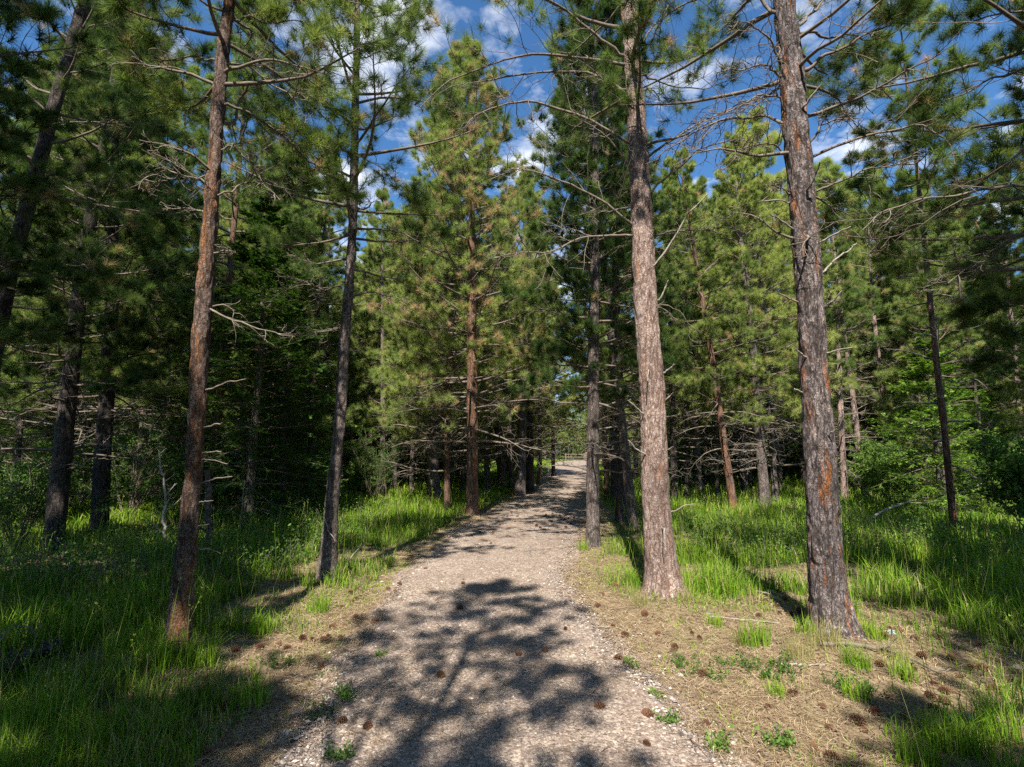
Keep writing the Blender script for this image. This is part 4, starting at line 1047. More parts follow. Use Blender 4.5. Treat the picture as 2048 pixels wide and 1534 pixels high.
hero('leaning dark pine whose shaded trunk crosses the upper left corner', (-95, 1150),
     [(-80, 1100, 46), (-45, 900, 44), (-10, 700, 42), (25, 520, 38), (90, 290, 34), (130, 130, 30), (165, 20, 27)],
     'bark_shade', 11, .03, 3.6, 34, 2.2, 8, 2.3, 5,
     [('live', [(100, 250), (170, 240), (250, 245), (340, 250)], [0, -.6], .014),
      ('live', [(130, 150), (200, 130), (260, 90), (330, 80)], [0, -.9], .014),
      ('live', [(150, 80), (210, 40), (290, 20), (380, 30)], [0, -.4], .014),
      ('live', [(60, 380), (120, 370), (190, 400), (250, 440)], [0, -.8], .012),
      ('live', [(20, 520), (80, 500), (150, 520), (210, 560)], [0, -.7], .012)],
     .010, .3, 40, 240, tbase=.28)
hero('shaded pine standing beyond the right edge with pale drooping dead boughs', (2280, 1290),
     [(2270, 1200, 60), (2240, 900, 56), (2210, 600, 50), (2180, 300, 44), (2150, 50, 40)],
     'bark_shade', 12, .03, 3.3, 44, 1.9, 6, 2.5, 6,
     [('dead', [(2190, 380), (2048, 366), (1976, 372), (1921, 391), (1860, 398), (1811, 408), (1760, 430), (1725, 460)], [0, -.3], .018),
      ('dead', [(2190, 480), (2048, 460), (1980, 500), (1930, 540), (1870, 590)], [0, .3], .014),
      ('live', [(2170, 250), (2048, 300), (1960, 370), (1880, 430), (1800, 470)], [0, .8], .018),
      ('live', [(2170, 120), (2048, 130), (1960, 170), (1880, 210), (1830, 260)], [0, .4], .016),
      ('live', [(2160, 60), (2048, 20), (1980, 30), (1900, 60)], [0, .2], .016),
      ('live', [(2180, 560), (2090, 600), (2000, 610), (1930, 630)], [0, .9], .014),
      ('live', [(2190, 420), (2100, 430), (2010, 490), (1950, 560)], [0, 1.2], .014),
      ('live', [(2200, 700), (2110, 690), (2030, 710), (1960, 740)], [0, 1.3], .012)],
     .010, .3, 40, 240, tbase=.3)

# ------------------------------------------------------------------ firs and leafy bushes
def make_fir(seed, H, rad, nb=90, tb=.5):
    rng = np.random.default_rng(seed); root = empty('fir_tree')
    spine = np.array([[0, 0, -.1], [.02, .01, H * .5], [0, 0, H]])
    trunk_mb(spine, np.array([H * .011 + .02, H * .007 + .01, .006]), 10, 24, .003, seed, .3, .15, 9).obj('trunk', M['bark_grey'], root)
    mb = MB()
    P0, Dr, Lb = branch_set(rng, spine, H, .25, H - .05, nb, lambda z: rad * np.maximum(1 - z / H, 0) ** .85 + .08, lambda f: -.05 + .75 * f ** 1.5)
    P1 = grow(rng, P0, Dr, Lb, 9, -.02, .04, .02)
    P2, L2, i2 = children(rng, P1, Lb, 17, .12, .98, .42, 50, -.02, 5, .02, .05, .02, .06)
    P3, L3, i3 = children(rng, P2, L2, 6, .2, .95, .48, 42, 0, 3, .0, .04, 0, .04)
    tubes(mb, P1, taper(len(P1), 9, .006 + .004 * Lb, .002), 4, 0, 0)
    tubes(mb, P2, taper(len(P2), 5, .003, .0015), 3, 0, 0)
    for P, k, tip in ((P1[:, 2:], 40, .1), (P2, 24, .12), (P3, 16, .2)):
        B = len(P); t = np.tile(np.linspace(.02, 1, k), B); idx = np.repeat(np.arange(B), k)
        p, tan = sample(P[idx], t)
        hz = nrm(np.cross(tan, np.array([0, 0, 1.]))) * np.tile(np.where(np.arange(k) % 2, 1, -1), B)[:, None]
        d = nrm(tan * .55 + hz + np.array([0, 0, .12]) + rng.normal(0, .18, p.shape))
        w = nrm(tan) * .0105
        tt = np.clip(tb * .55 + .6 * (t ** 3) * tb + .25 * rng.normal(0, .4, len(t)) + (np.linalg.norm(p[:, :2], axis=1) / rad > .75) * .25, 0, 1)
        V = np.stack([p - w, p + w, p + d * rng.uniform(.03, .05, len(p))[:, None]], 1).reshape(-1, 3)
        mb.add(V, None, np.arange(len(p) * 3).reshape(-1, 3), np.repeat(tt, 3), False, 1)
    mb.obj('crown', [M['twig'], M['fir']], root)
    return root
fir1 = make_fir(201, 5.2, 2.3, 96, .95); fir2 = make_fir(202, 8.0, 2.4, 120, .42)
def put_thing(o, x, y, s, label, cat, group=None, rz=0.0):
    o.location = (x, y, gz(x, y)); o.scale = (s, s, s); o.rotation_euler = (0, 0, rz); tag(o, label, cat, group); PLACED.append((x, y))
g = gp(1885, 1030); put_thing(fir1, g[0], g[1], .95, 'bright green young fir in the sun at the right, behind the slender brown pine', 'fir tree')
g = gp(1990, 1000); put_thing(copy_tree(fir1), g[0] + .4, g[1] + 1, .95, 'green fir at the right edge behind the fallen branch', 'fir tree', None, 2.0)
g = gp(495, 1058); put_thing(fir2, g[0], g[1], 1.0, 'dark tall fir just right of the slender orange scarred pine', 'fir tree')
g = gp(560, 1030); put_thing(copy_tree(fir2), g[0], g[1], .8, 'dark fir in the shade left of the slim grey brown pine', 'fir tree', None, 1.2)
g = gp(20, 1040); put_thing(copy_tree(fir2), g[0], g[1], .75, 'shaded fir at the left edge behind the dark trunks', 'fir tree', None, 3.0)
def make_bush(seed, H, rad, stems=9, tb=.5, lf=.05):
    rng = np.random.default_rng(seed); mb = MB()
    a = rng.uniform(0, 2 * PI, stems); e = rng.uniform(.1, .55, stems)
    P0 = np.stack([np.cos(a) * .08, np.sin(a) * .08, a * 0 - .03], 1); Dr = np.stack([np.cos(a) * e, np.sin(a) * e, np.ones(stems)], 1)
    L1 = H * rng.uniform(.7, 1.1, stems)
    P1 = grow(rng, P0, Dr, L1, 9, -.01, .09, .04)
    P2, L2, _ = children(rng, P1, L1, 9, .2, .98, .42, 50, .1, 6, .03, .15, .05)
    P3, L3, _ = children(rng, P2, L2, 5, .2, .98, .5, 50, .1, 4, .05, .15, .05)
    tubes(mb, P1, taper(stems, 9, .014, .004), 5, 0, 0); tubes(mb, P2, taper(len(P2), 6, .005, .002), 3, 0, 0); tubes(mb, P3, taper(len(P3), 4, .0025, .0015), 3, 0, 0)
    st = mb
    root = empty('leafy_bush'); st.obj('stem', M['twig'], root)
    lb = MB()
    for P in (P3, P2):
        for i in range(1, P.shape[1]): leaves(lb, rng, P[:, i], P[:, i] - P[:, i - 1], 4, lf, np.clip(rng.normal(tb, .2, len(P)), 0, 1), 0, .03)
    lb.obj('foliage', M['leaf'], root)
    return root
b1 = make_bush(301, 2.6, 1, 10, .55); b2 = make_bush(302, 1.7, 1, 12, .65)
BUSH = [(b1, (745, 1000), 1.0, 'leafy green bush between the slim grey brown pine and the sunny grass'), (b1, (255, 1040), 1.05, 'tall leafy bush in shade between the dark trunks and the orange scarred pine'),
        (b1, (610, 1010), 1.1, 'dark leafy bush just left of the slim grey brown pine'), (b1, (320, 1010), 1.15, 'leafy bush behind the orange scarred pine trunk'),
        (b2, (30, 1090), .9, 'low leafy bush at the left edge in front of the shaded fir'), (b2, (1790, 1020), .8, 'low leafy bush below the fallen dead branch at right'),
        (b2, (1960, 1030), .7, 'low leafy bush right of the slender brown pine'), (b2, (700, 985), 1.2, 'bush behind the slim grey brown pine at the sunny grass'),
        (b2, (1655, 985), .8, 'low bush in the grass behind the big dark trunk'), (b2, (150, 1015), 1.3, 'bush in a sun patch behind the two dark trunks at left')]
b3 = make_bush(303, 1.7, 1, 16, .9, .07)
_r = np.random.default_rng(66); _k = 0; _seen = {}
while _k < 42:
    d_ = _r.uniform(13.5, 38); a_ = _r.uniform(-R(48), R(48)); x_, y_ = d_ * math.sin(a_), d_ * math.cos(a_)
    if float(path_dist(np.array([x_]), np.array([y_]))[0]) < 2.2 or (2 < x_ < 8.5 and y_ < 22) or (-7 < x_ < -2 and y_ < 18): continue
    if min(math.hypot(x_ - p[0], y_ - p[1]) for p in PLACED) < .9: continue
    u_ = 1024 + FPX * x_ / (y_ * CP); near = min(LAND, key=lambda q: abs(q[0] - u_))
    rel = 'left of' if u_ < near[0] - 12 else ('right of' if u_ > near[0] + 12 else 'behind')
    lb = f"light green bush {'nearer in' if d_ < 20 else ('farther back' if d_ < 28 else 'deep in the forest')}, {rel} the {near[1]}"
    if lb in _seen: lb = lb.replace('light green', 'second')
    if lb in _seen: continue
    _seen[lb] = 1
    put_thing(b3 if _k == 0 else copy_tree(b3), x_, y_, _r.uniform(.7, 1.35), lb, 'bush', 'light green bushes between the trunks', _r.uniform(0, 6)); _k += 1
used = set()
for i, (b, px, s, lb) in enumerate(BUSH):
    o = b if b.name not in used else copy_tree(b); used.add(b.name)
    g = gp(*px); put_thing(o, g[0], g[1], s, lb, 'bush', None, i * 1.7)
# bare saplings and a stump in the left shade
def tube_thing(name, pts, r0, r1, mat_, label, cat, twigs=0, seed=1, group=None):
    rng = np.random.default_rng(seed); P = np.array(pts, float)
    n = 16; t = np.linspace(0, 1, len(P)); tt = np.linspace(0, 1, n)
    Q = np.stack([np.interp(tt, t, P[:, i]) for i in range(3)], 1); Q[1:-1] = (Q[:-2] + 2 * Q[1:-1] + Q[2:]) / 4
    Q[1:-1] += rng.normal(0, r0 * .35, (n - 2, 3)); Q = Q[None]
    L_ = np.array([np.linalg.norm(np.diff(Q[0], axis=0), axis=1).sum()])
    mb = MB(); tubes(mb, Q, taper(1, n, r0, r1) * (1 + rng.normal(0, .07, (1, n))), 8)
    if twigs:
        P2, L2, _ = children(rng, Q, L_, twigs, .15, .98, .25, 50, .15, 6, .02, .15, .1)
        P3, L3, _ = children(rng, P2, L2, 3, .2, .9, .5, 50, .1, 4, .02, .2, .1)
        tubes(mb, P2, taper(len(P2), 6, r0 * .35, r0 * .15), 4); tubes(mb, P3, taper(len(P3), 4, r0 * .16, r0 * .1), 3)
    loc = Q[0, 0].copy()
    o = mb.obj(name, mat_, None, tuple(loc)); tag(o, label, cat, group); return o
def G(u, v, h=0.0):
    g = gp(u, v); return (g[0], g[1], gz(*g) + h)
def up_px(u, v, d): return tuple(at(u, v, d))
d0 = gp(337, 1108)[1]
tube_thing('bare_sapling', [G(337, 1108), up_px(325, 1040, d0), up_px(332, 990, d0), up_px(318, 900, d0)], .03, .01, M['silver'], 'pale bare sapling left of the orange scarred pine', 'sapling', 8, 3)
d0 = gp(418, 1120)[1]
tube_thing('broken_trunk', [G(418, 1120), up_px(418, 1060, d0), up_px(416, 1010, d0), up_px(414, 940, d0)], .055, .04, M['bark_grey'], 'short grey broken trunk in the shade right of the orange scarred pine', 'dead trunk', 3, 4)
d0 = gp(482, 1090)[1]
tube_thing('bare_sapling', [G(480, 1085), up_px(484, 1020, d0), up_px(490, 960, d0)], .02, .008, M['deadwood'], 'thin dead sapling under the dark fir', 'sapling', 6, 5)
# fallen wood
tube_thing('fallen_branch', [G(1722, 1057, .03), G(1780, 1040, .30), G(1850, 1027, .42), G(1950, 1022, .5), G(2080, 1022, .55)], .028, .016, M['silver'], 'long pale dead branch lying over the grass at the right', 'fallen branch', 6, 6)
tube_thing('fallen_branch', [G(1690, 1085, .02), G(1660, 1075, .12), G(1640, 1068, .18)], .012, .006, M['silver'], 'short pale stick poking from the grass behind the big dark trunk', 'stick', 2, 7)
tube_thing('fallen_log', [G(-60, 1375, .05), G(10, 1350, .06), G(60, 1332, .06), G(125, 1306, .05)], .055, .04, M['bark_grey'], 'grey fallen log in the grass at the left edge', 'fallen log', 3, 8)
tube_thing('fallen_branch', [G(-30, 1345, .1), G(15, 1325, .24), G(55, 1318, .22), G(85, 1322, .1)], .009, .004, M['deadwood'], 'forked pale dead branch above the fallen log at the left edge', 'fallen branch', 5, 9)
tube_thing('fallen_branch', [G(1640, 1312, .03), G(1740, 1318, .04), G(1800, 1328, .03), G(1885, 1360, .03)], .018, .008, M['deadwood'], 'brown dead branch on the litter right of the big dark trunk', 'fallen branch', 5, 10)
tube_thing('stick', [G(1512, 1188, .02), G(1540, 1200, .05), G(1570, 1215, .03)], .008, .005, M['silver'], 'pale stick on the litter between the two big trunks', 'stick', 2, 11)
tube_thing('stick', [G(1552, 1455, .02), G(1556, 1480, .03), G(1590, 1500, .02)], .006, .003, M['deadwood'], 'small bent dark twig on the litter in the right foreground', 'twig', 3, 12)
tube_thing('stick', [G(1420, 1243, .02), G(1500, 1250, .02), G(1560, 1258, .02)], .007, .005, M['silver'], 'thin stick lying in the litter left of the big dark trunk', 'stick', 2, 13)
tube_thing('stick', [G(525, 1495, .02), G(545, 1480, .03), G(560, 1500, .02)], .005, .003, M['deadwood'], 'small twig by the pale stones in the left foreground', 'twig', 2, 14)
tube_thing('stick', [G(1560, 1336, .02), G(1600, 1340, .02), G(1650, 1342, .02)], .008, .005, M['silver'], 'pale stick in front of the big dark trunk', 'stick', 2, 15)
d0 = gp(697, 1130)[1]
tube_thing('dead_twig', [G(690, 1135), up_px(705, 1110, d0), up_px(720, 1095, d0), up_px(728, 1085, d0)], .008, .003, M['silver'], 'pale dead twig standing in grass right of the slim grey brown pine', 'twig', 5, 16)

# ------------------------------------------------------------------ grass tufts and small plants on the litter
def make_tuft(seed, n, h, spread, t0, t1, w=.005, bend=(.1, .8)):
    rng = np.random.default_rng(seed); mb = MB()
    a = rng.uniform(0, 2 * PI, n); r = spread * np.sqrt(rng.uniform(0, 1, n))
    blades(mb, rng, r * np.cos(a), r * np.sin(a), h * rng.uniform(.45, 1.2, n), w * rng.uniform(.7, 1.3, n), rng.uniform(bend[0], bend[1], n), rng.uniform(t0, t1, n), np.zeros(n))
    return mb.mesh('grass_tuft', M['grass'])
tA = make_tuft(401, 170, .24, .13, .35, .8); tB = make_tuft(402, 90, .16, .08, .4, .84); tC = make_tuft(403, 150, .26, .14, .86, 1.0, .0035)
TUFTS = [(tA, 1508, 1295, 1.0, 'thick green grass tuft on the litter left of the big dark trunk'), (tA, 1262, 1168, .9, 'grass tuft with wide blades at the left foot of the big pale trunk'),
         (tC, 1650, 1312, 1.0, 'dry straw coloured grass in front of the big dark trunk'), (tC, 1280, 1215, .7, 'dry straw grass at the left foot of the big pale trunk'),
         (tC, 1600, 1325, .8, 'dry grass clump between the green plants and the big dark trunk'), (tB, 1740, 1290, 1.3, 'green grass tuft at the right foot of the big dark trunk'),
         (tA, 1715, 1345, .8, 'green grass tuft in front of the dry grass right of centre'), (tB, 1810, 1365, 1.2, 'small grass tuft on the litter at the right'),
         (tB, 1715, 1400, 1.1, 'low grass tuft in the shade in the right foreground'), (tA, 1900, 1500, 1.0, 'bright grass tuft in the lower right corner'),
         (tA, 1990, 1480, 1.1, 'tall grass tuft at the right edge in the foreground'), (tA, 1840, 1534, .8, 'grass tuft at the bottom edge right of centre'),
         (tA, 345, 1350, 1.2, 'grass tuft at the foot of the orange scarred pine'), (tA, 250, 1320, 1.1, 'tall grass tuft left of the orange scarred pine'),
         (tB, 505, 1410, 1.4, 'small dark grass tuft in the left foreground'), (tB, 520, 1270, 1.6, 'grass tuft right of the orange scarred pine'), (tA, 640, 1225, .9, 'grass tuft beside the slim grey brown pine at the path'),
         (tA, 180, 1500, 1.0, 'grass tuft in the lower left corner'), (tA, 60, 1480, 1.1, 'grass tuft at the left edge in the foreground'), (tA, 400, 1340, 1.0, 'grass tuft just right of the orange scarred trunk foot'),
         (tB, 1430, 1255, .9, 'sparse pale grass tuft on the sunny litter'), (tB, 1555, 1395, .8, 'tiny grass tuft in the shade on the litter'), (tA, 1440, 1165, 1.3, 'tall grass tuft right of the big pale trunk'),
         (tA, 320, 1490, 1.0, 'grass tuft in the shade at the bottom left')]
TUFTS += [(tC, 1710, 1285, .8, 'dry grass against the right side of the big dark trunk'), (tB, 1612, 1285, 1.1, 'grass against the left side of the big dark trunk'), (tB, 1372, 1195, 1.2, 'grass against the right side of the big pale trunk'),
          (tC, 1370, 1215, .6, 'dry grass at the right foot of the big pale trunk'), (tB, 620, 1180, 1.2, 'grass against the foot of the slim grey brown pine'), (tA, 300, 1345, 1.0, 'grass against the left side of the orange scarred trunk'),
          (tB, 1165, 1100, 1.2, 'grass at the foot of the mottled path edge pine'), (tC, 1480, 1290, .6, 'thin dry grass beside the thick green tuft'), (tC, 1790, 1330, .7, 'dry grass on the shaded litter at the right')]
for i, (me, u, v, s, lb) in enumerate(TUFTS):
    o = mk('grass_tuft', me, None, G(u, v)); o.scale = (s, s, s); o.rotation_euler = (0, 0, i * 1.3); tag(o, lb, 'grass tuft')
def make_plant(seed, n, H, spread, lf, tb):
    rng = np.random.default_rng(seed); mb = MB()
    a = rng.uniform(0, 2 * PI, n); r = spread * np.sqrt(rng.uniform(0, 1, n))
    P = grow(rng, np.stack([r * np.cos(a), r * np.sin(a), a * 0], 1), np.stack([np.cos(a) * .9, np.sin(a) * .9, np.ones(n)], 1), H * rng.uniform(.3, 1.3, n), 6, 0, .16, .08)
    tubes(mb, P, taper(n, 6, .002, .001), 3, .3, 1)
    for i in range(1, 6): leaves(mb, rng, P[:, i], P[:, i] - P[:, i - 1], 5, lf, np.clip(rng.normal(tb, .15, n), 0, 1), 1, .012)
    return mb.mesh('leafy_plant', [M['twig'], M['leaf']])
pA = make_plant(411, 40, .06, .22, .022, .6); pB = make_plant(412, 30, .13, .16, .024, .5); pC = make_plant(413, 9, .05, .03, .022, .9)
PLANTS = [(pA, 1410, 1338, 1.0, 'low spreading green plant on the sunny litter left of the grass tuft'), (pB, 1540, 1350, 1.0, 'leafy green plant in front of the thick grass tuft'),
          (pB, 1712, 1385, .8, 'dark leafy plant in the shade in front of the dry grass'), (pB, 650, 1350, .35, 'small sprout at the left edge of the path'), (pC, 1320, 1397, 1.0, 'tiny green sprout on the right edge of the gravel'),
          (pC, 760, 1315, 1.2, 'tiny green sprout on the left edge of the gravel'), (pC, 1335, 1453, 1.3, 'yellow green sprout on the gravel near the bottom'), (pC, 1270, 1335, 1.2, 'tiny sprout beside the cone on the right gravel edge'),
          (pC, 1430, 1495, 1.6, 'small weed at the bottom right of the path'), (pC, 1560, 1500, 1.6, 'small weed by the dark twig in the right foreground'), (pC, 700, 1400, 1.5, 'small weed on the left gravel edge'),
          (pB, 640, 1430, .6, 'dark weed beside the white stones in the left foreground'), (pC, 670, 1528, 1.4, 'yellow green weed at the bottom edge left of centre'), (pB, 560, 1330, .6, 'low weed on the litter right of the orange scarred pine')]
for i, (me, u, v, s, lb) in enumerate(PLANTS):
    o = mk('leafy_plant', me, None, G(u, v)); o.scale = (s, s, s); o.rotation_euler = (0, 0, i * 2.1); tag(o, lb, 'plant')

# ------------------------------------------------------------------ pine cones
def make_cone(seed, openness):
    rng = np.random.default_rng(seed); mb = MB(); n = 70
    i = np.arange(n); f = i / n; phi = i * 2.39996
    prof = np.sin(np.clip(f * 1.02 + .06, 0, 1) * PI) ** .6                       # egg profile, axis along z, unit half-length
    z = (f * 2 - 1) * .95; r = prof * .50
    out = np.stack([np.cos(phi), np.sin(phi), z * 0], 1); tan = np.stack([-np.sin(phi), np.cos(phi), z * 0], 1)
    upv = np.array([0, 0, 1.])
    base = out * (r * .35)[:, None] + upv * z[:, None]
    d = nrm(out + upv * (.25 + .9 * f[:, None] - openness))
    l = (.34 + .42 * prof)[:, None] * rng.uniform(.9, 1.1, (n, 1)); w = (.12 + .15 * prof)[:, None]
    th = nrm(np.cross(d, tan)) * .035
    tip = base + d * l
    V = np.stack([base - tan * w * .4, base + tan * w * .4, tip + tan * w - th, tip - tan * w - th, tip + d * .06 + th * 2.2, base + th], 1)
    k = i[:, None] * 6
    q = k + np.array([[0, 1, 2, 3]])
    t = np.concatenate([k + np.array([[2, 4, 3]]), k + np.array([[1, 5, 2]]), k + np.array([[5, 4, 2]]), k + np.array([[5, 3, 4]]), k + np.array([[0, 3, 5]])])
    tt = np.tile(np.array([.1, .1, .8, .8, 1., .2]), n)
    mb.add(V.reshape(-1, 3), q, t, tt, False)
    core = grow(rng, np.array([[0, 0, -1.]]), np.array([[0, 0, 1.]]), np.array([1.9]), 8, 0, 0)
    tubes(mb, core, (.26 * np.sin(np.linspace(.12, .95, 8) * PI) ** .7)[None], 10, 0.0)
    return mb.mesh('pine_cone', M['cone'])
cones = [make_cone(501, .2), make_cone(502, .05), make_cone(503, .45)]
crng = np.random.default_rng(55)
def cone(u, v, label, group=None, s=None, xy=None):
    g = gp(u, v) if xy is None else xy
    s = (crng.uniform(.021, .037) if s is None else s)
    onp = float(path_dist(np.array([g[0]]), np.array([g[1]]))[0]) < 0
    o = mk('pine_cone', cones[int(crng.integers(3))], None, (g[0], g[1], gz(*g) + (.022 if onp else .006) + s * crng.uniform(.2, .55)))
    o.scale = (s, s, s * crng.uniform(.95, 1.2)); o.rotation_euler = (R(90) + crng.normal(0, .3), crng.uniform(0, 6), crng.uniform(0, 6.28))
    tag(o, label, 'pine cone', group)
CONES = [
 (1199, 1424, 'round brown pine cone on the gravel, largest and nearest on the path'), (881, 1360, 'pine cone on the gravel at the middle left of the tree shadow'),
 (1038, 1318, 'dark pine cone near the centre of the path inside the tree shadow'), (1091, 1310, 'brown pine cone on the path just right of the dark central one'),
 (1236, 1324, 'dark pine cone where the gravel meets the litter on the right'), (1296, 1439, 'flattened brown cone on the gravel right of the nearest round one'),
 (1413, 1458, 'dark cone in the small shadow at the lower right of the path'), (919, 1222, 'dark cone at the left rim of the tree shadow on the path'),
 (926, 1172, 'small brown cone on the bright gravel left of the shadow tip'), (1131, 1265, 'orange brown cone on the gravel right of the shadow tip'),
 (684, 1452, 'dark brown cone on the left gravel edge near the bottom'), (735, 1464, 'dark cone on the shaded gravel right of its neighbour at lower left'),
 (641, 1341, 'single cone on the litter at the left path edge'), (647, 1281, 'largest cone of the row on the left litter'), (415, 1515, 'dark cone at the bottom edge on the left'),
 (382, 1498, 'dark cone in the grass at the lower left'), (444, 1423, 'small cone in the shaded grass at left'), (1629, 1501, 'upright open pine cone at the bottom right'),
 (1664, 1519, 'greyish cone beside the upright open one at bottom right'), (1644, 1417, 'brown cone on the shaded litter right of centre'), (1535, 1419, 'dark cone on the litter at the middle right'),
 (1659, 1459, 'grey weathered cone above the upright open one'), (1586, 1392, 'brown cone in the shadow band on the litter'), (1406, 1353, 'brown cone under the low spreading plant'),
 (1519, 1239, 'reddish cone on the litter left of the big dark trunk'), (1453, 1232, 'small red brown cone in the litter between the big trunks'), (1751 - 15, 1345, 'brown cone right of the dry grass'),
 (1814, 1366, 'brown cone beside the small grass tuft at right'), (1294, 1500, 'orange cone on the gravel near the bottom edge'), (1761, 1345, 'cone in the shade right of the big dark trunk foot'),
 (851, 1141, 'small cone on the mossy left edge of the path'), (1206, 1192, 'cone on the litter left of the big pale trunk'), (1316, 1271, 'cone on the sunny litter below the big pale trunk')]
for u, v, lb in CONES: cone(u, v, lb)
GC = {
 ('pine cone in the row on the left litter beside the path', 'cones along the left litter'): [(657, 1276), (625, 1283), (606, 1283), (557, 1292), (680, 1279), (665, 1257), (689, 1254), (520, 1300), (470, 1305), (575, 1300)],
 ('pine cone in the upper scatter at the left path edge', 'cones by the slim grey brown pine'): [(710, 1238), (684, 1216), (704, 1206), (713, 1200), (776, 1180), (790, 1187), (798, 1173), (740, 1159), (746, 1145), (735, 1160), (750, 1250), (700, 1190)],
 ('pine cone on the far shaded path', 'cones far along the path'): [(947, 1071), (960, 1068), (987, 1067), (982, 1090), (1021, 1077), (1035, 1035), (1030, 1046), (1130, 1042), (1142, 1050), (1148, 1038), (1080, 1058), (1105, 1030), (1090, 1035), (1065, 1050), (1043, 1016), (1092, 1032), (1120, 1034), (1137, 1040), (1015, 1036), (1000, 1052), (1068, 1012), (1088, 1005), (1112, 1005), (1118, 1001), (1122, 1004), (1139, 1001), (1129, 992), (1108, 991), (1157, 1020), (1170, 1025), (1073, 1055), (1132, 1057), (1167, 1048)],
 ('pine cone on the sunny litter right of the path', 'cones on the right litter'): [(1226, 1254), (1251, 1275), (1229, 1172), (1237, 1175), (1384, 1271), (1399, 1280), (1290, 1235), (1350, 1300), (1195, 1215)],
 ('pine cone in the dark scatter around the big dark trunk', 'cones around the big dark trunk'): [(1531, 1209), (1554, 1220), (1584, 1235), (1560, 1232), (1600, 1228), (1570, 1205), (1799, 1273), (1884, 1290), (1780, 1265), (1770, 1285), (1830, 1290), (1620, 1215)],
 ('pine cone in the shaded litter at right', 'cones in the right shade'): [(1944, 1342), (1969, 1345), (2026, 1367), (1869, 1377), (1891, 1390), (1871, 1424), (1889, 1410), (1989, 1385), (1851, 1342), (1844, 1325), (1964, 1300), (1861, 1400), (1966, 1457), (1716, 1448), (1729, 1464), (1920, 1360), (1905, 1325), (2000, 1420), (1780, 1400), (1810, 1440), (1830, 1350), (1750, 1430)],
}
def split_rows(gc):
    out = {}
    for (lb, gr), pts in gc.items():
        if len(pts) <= 12: out[(lb, gr)] = pts; continue
        q = sorted(pts, key=lambda p: p[1]); k = -(-len(q) // 11)
        for i in range(k):
            part = q[i * len(q) // k:(i + 1) * len(q) // k]
            out[(lb + ', ' + (['far row', 'middle row', 'near row'] if k == 3 else ['far row', 'near row', 'nearest row', 'front row'])[i], gr)] = part
    return out
for (lb, gr), pts in split_rows(GC).items():
    ORD = ['leftmost', 'second', 'third', 'fourth', 'fifth', 'sixth', 'seventh', 'eighth', 'ninth', 'tenth', 'eleventh', 'rightmost']
    pts = sorted(pts)
    for i, (u, v) in enumerate(pts):
        if len(pts) > 12: cone(u, v, lb, gr)
        else:
            lb = lb.replace('half hidden in', 'in').replace('the far shaded stretch of', 'the shaded stretch of'); o_ = 'rightmost' if i == len(pts) - 1 else (ORD[0] if i == 0 else ORD[i] + ' from the left')
            cone(u, v, f'{lb}, {o_}', gr)

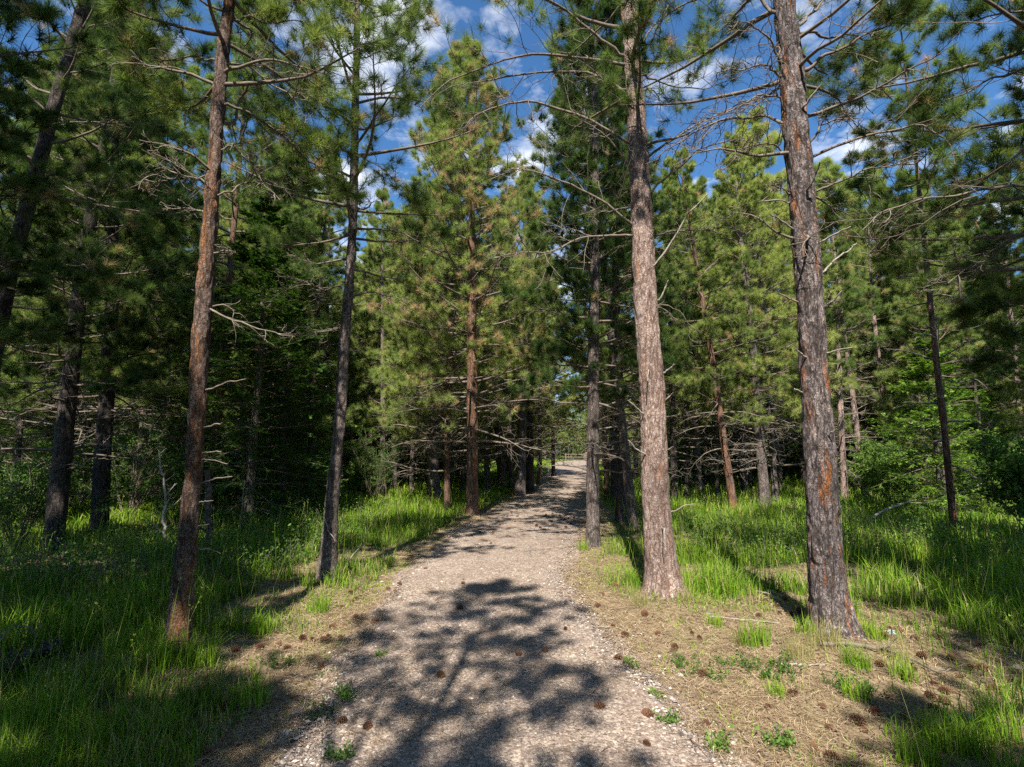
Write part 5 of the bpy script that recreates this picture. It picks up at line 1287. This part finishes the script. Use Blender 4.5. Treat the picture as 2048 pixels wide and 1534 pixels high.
# ------------------------------------------------------------------ stones
def make_stone(seed):
    rng = np.random.default_rng(seed)
    nu, nv = 14, 9; th = np.arange(nu) * 2 * PI / nu; ph = np.linspace(.02, PI - .02, nv)
    P = np.stack([np.outer(np.sin(ph), np.cos(th)), np.outer(np.sin(ph), np.sin(th)), np.outer(np.cos(ph), np.ones(nu))], -1).reshape(-1, 3)
    P = P * (.8 + .4 * vnoise(P * 1.6 + 7, seed))[:, None]; P[:, 2] *= .55; P[:, 0] *= 1.25
    i = np.arange(nu)[None]; j = (i + 1) % nu; b = np.arange(nv - 1)[:, None] * nu
    mb = MB(); mb.add(P, np.stack([b + i, b + nu + i, b + nu + j, b + j], -1).reshape(-1, 4), None, .5)
    return mb
STONES = [('stone_blue', 572, 1467, 22, 'pale bluish stone, upper of the cluster in the left foreground'), ('stone_blue', 598, 1473, 12, 'small blue stone right of the pale bluish one'),
 ('stone_blue', 571, 1486, 14, 'small blue stone below the pale bluish one'), ('stone_blue', 542, 1478, 10, 'smallest blue stone left of the cluster'), ('stone_pink', 530, 1516, 34, 'rounded pinkish stone at the bottom left'),
 ('stone_white', 580, 1516, 16, 'thin whitish stone beside the pinkish one'), ('stone_white', 665, 1434, 12, 'small white stone at the left gravel edge'), ('stone_blue', 1945, 1440, 22, 'pale blue white stone at the lower right edge'),
 ('stone_tan', 1541, 1188, 20, 'pale tan stone in the litter between the two big trunks'), ('stone_blue', 1785, 1273, 24, 'blue grey stone right of the big dark trunk'), ('stone_grey', 1313, 1459, 20, 'flat grey stone on the gravel at lower right'),
 ('stone_white', 1360, 1350, 12, 'white stone at the edge of the litter left of the spreading plant'), ('stone_white', 1283, 1358, 11, 'white stone on the right gravel edge'), ('stone_white', 1468, 1478, 14, 'white stone on the gravel at the bottom right'),
 ('stone_grey', 1394, 1436, 14, 'dark grey stone in the small shadow at lower right'), ('stone_grey', 1770, 1313, 22, 'grey stone near the brown dead branch'), ('stone_tan', 2036, 1340, 26, 'tan stone at the right edge of the picture'),
 ('stone_white', 755, 1259, 14, 'white stone at the left edge of the path'), ('stone_white', 1232, 1290, 10, 'white pebble of the small line on the right gravel edge'), ('stone_grey', 1418, 1236, 14, 'grey blue stone on the litter right of the big pale trunk'),
 ('stone_white', 1225, 1302, 9, 'white pebble at the lower end of the small line on the right gravel edge'), ('stone_white', 1240, 1280, 9, 'white pebble at the upper end of the small line on the right gravel edge')]
for i, (mt, u, v, w, lb) in enumerate(STONES):
    g = gp(u, v); s = w / FPX * math.hypot(g[1], CAM_H) / 2 / 1.35
    if i < 6 or True:
        me = make_stone(600 + i).mesh('stone', M[mt])
    o = mk('stone', me, None, (g[0], g[1], gz(*g) + s * .12)); o.scale = (s, s, s); o.rotation_euler = (0, 0, i * 1.1); tag(o, lb, 'stone')

# ------------------------------------------------------------------ wooden rail fence at the far end
def build_fence():
    c = at(1150, 915, 90); root = empty('rail_fence', (c[0], 90, 0))
    def bar(name, p, q, r, sides=6):
        mb = MB(); tubes(mb, np.array([[p, q]], float), np.array([[r, r]]), sides)
        mb.obj(name, M['rail'], root)
    x0, x1 = -1.6, 1.6; n = 2
    for i in range(n):
        x = x0 + (x1 - x0) * i / (n - 1); bar('post', (x, 0, -.2), (x, 0, 1.15), .09)
    for z in (.45, .95): bar('rail', (x0 - .2, .02, z), (x1 + .2, -.02, z), .055)
    tag(root, 'low wooden rail fence across the far end of the path', 'fence')
build_fence()
g = at(1172, 915, 80)
tube_thing('fence_post', [(g[0], 80, -.2), (g[0], 80, .6), (g[0] + .02, 80, 1.3)], .14, .13, M['rail'], 'pale wooden post beside the far end of the path', 'post')
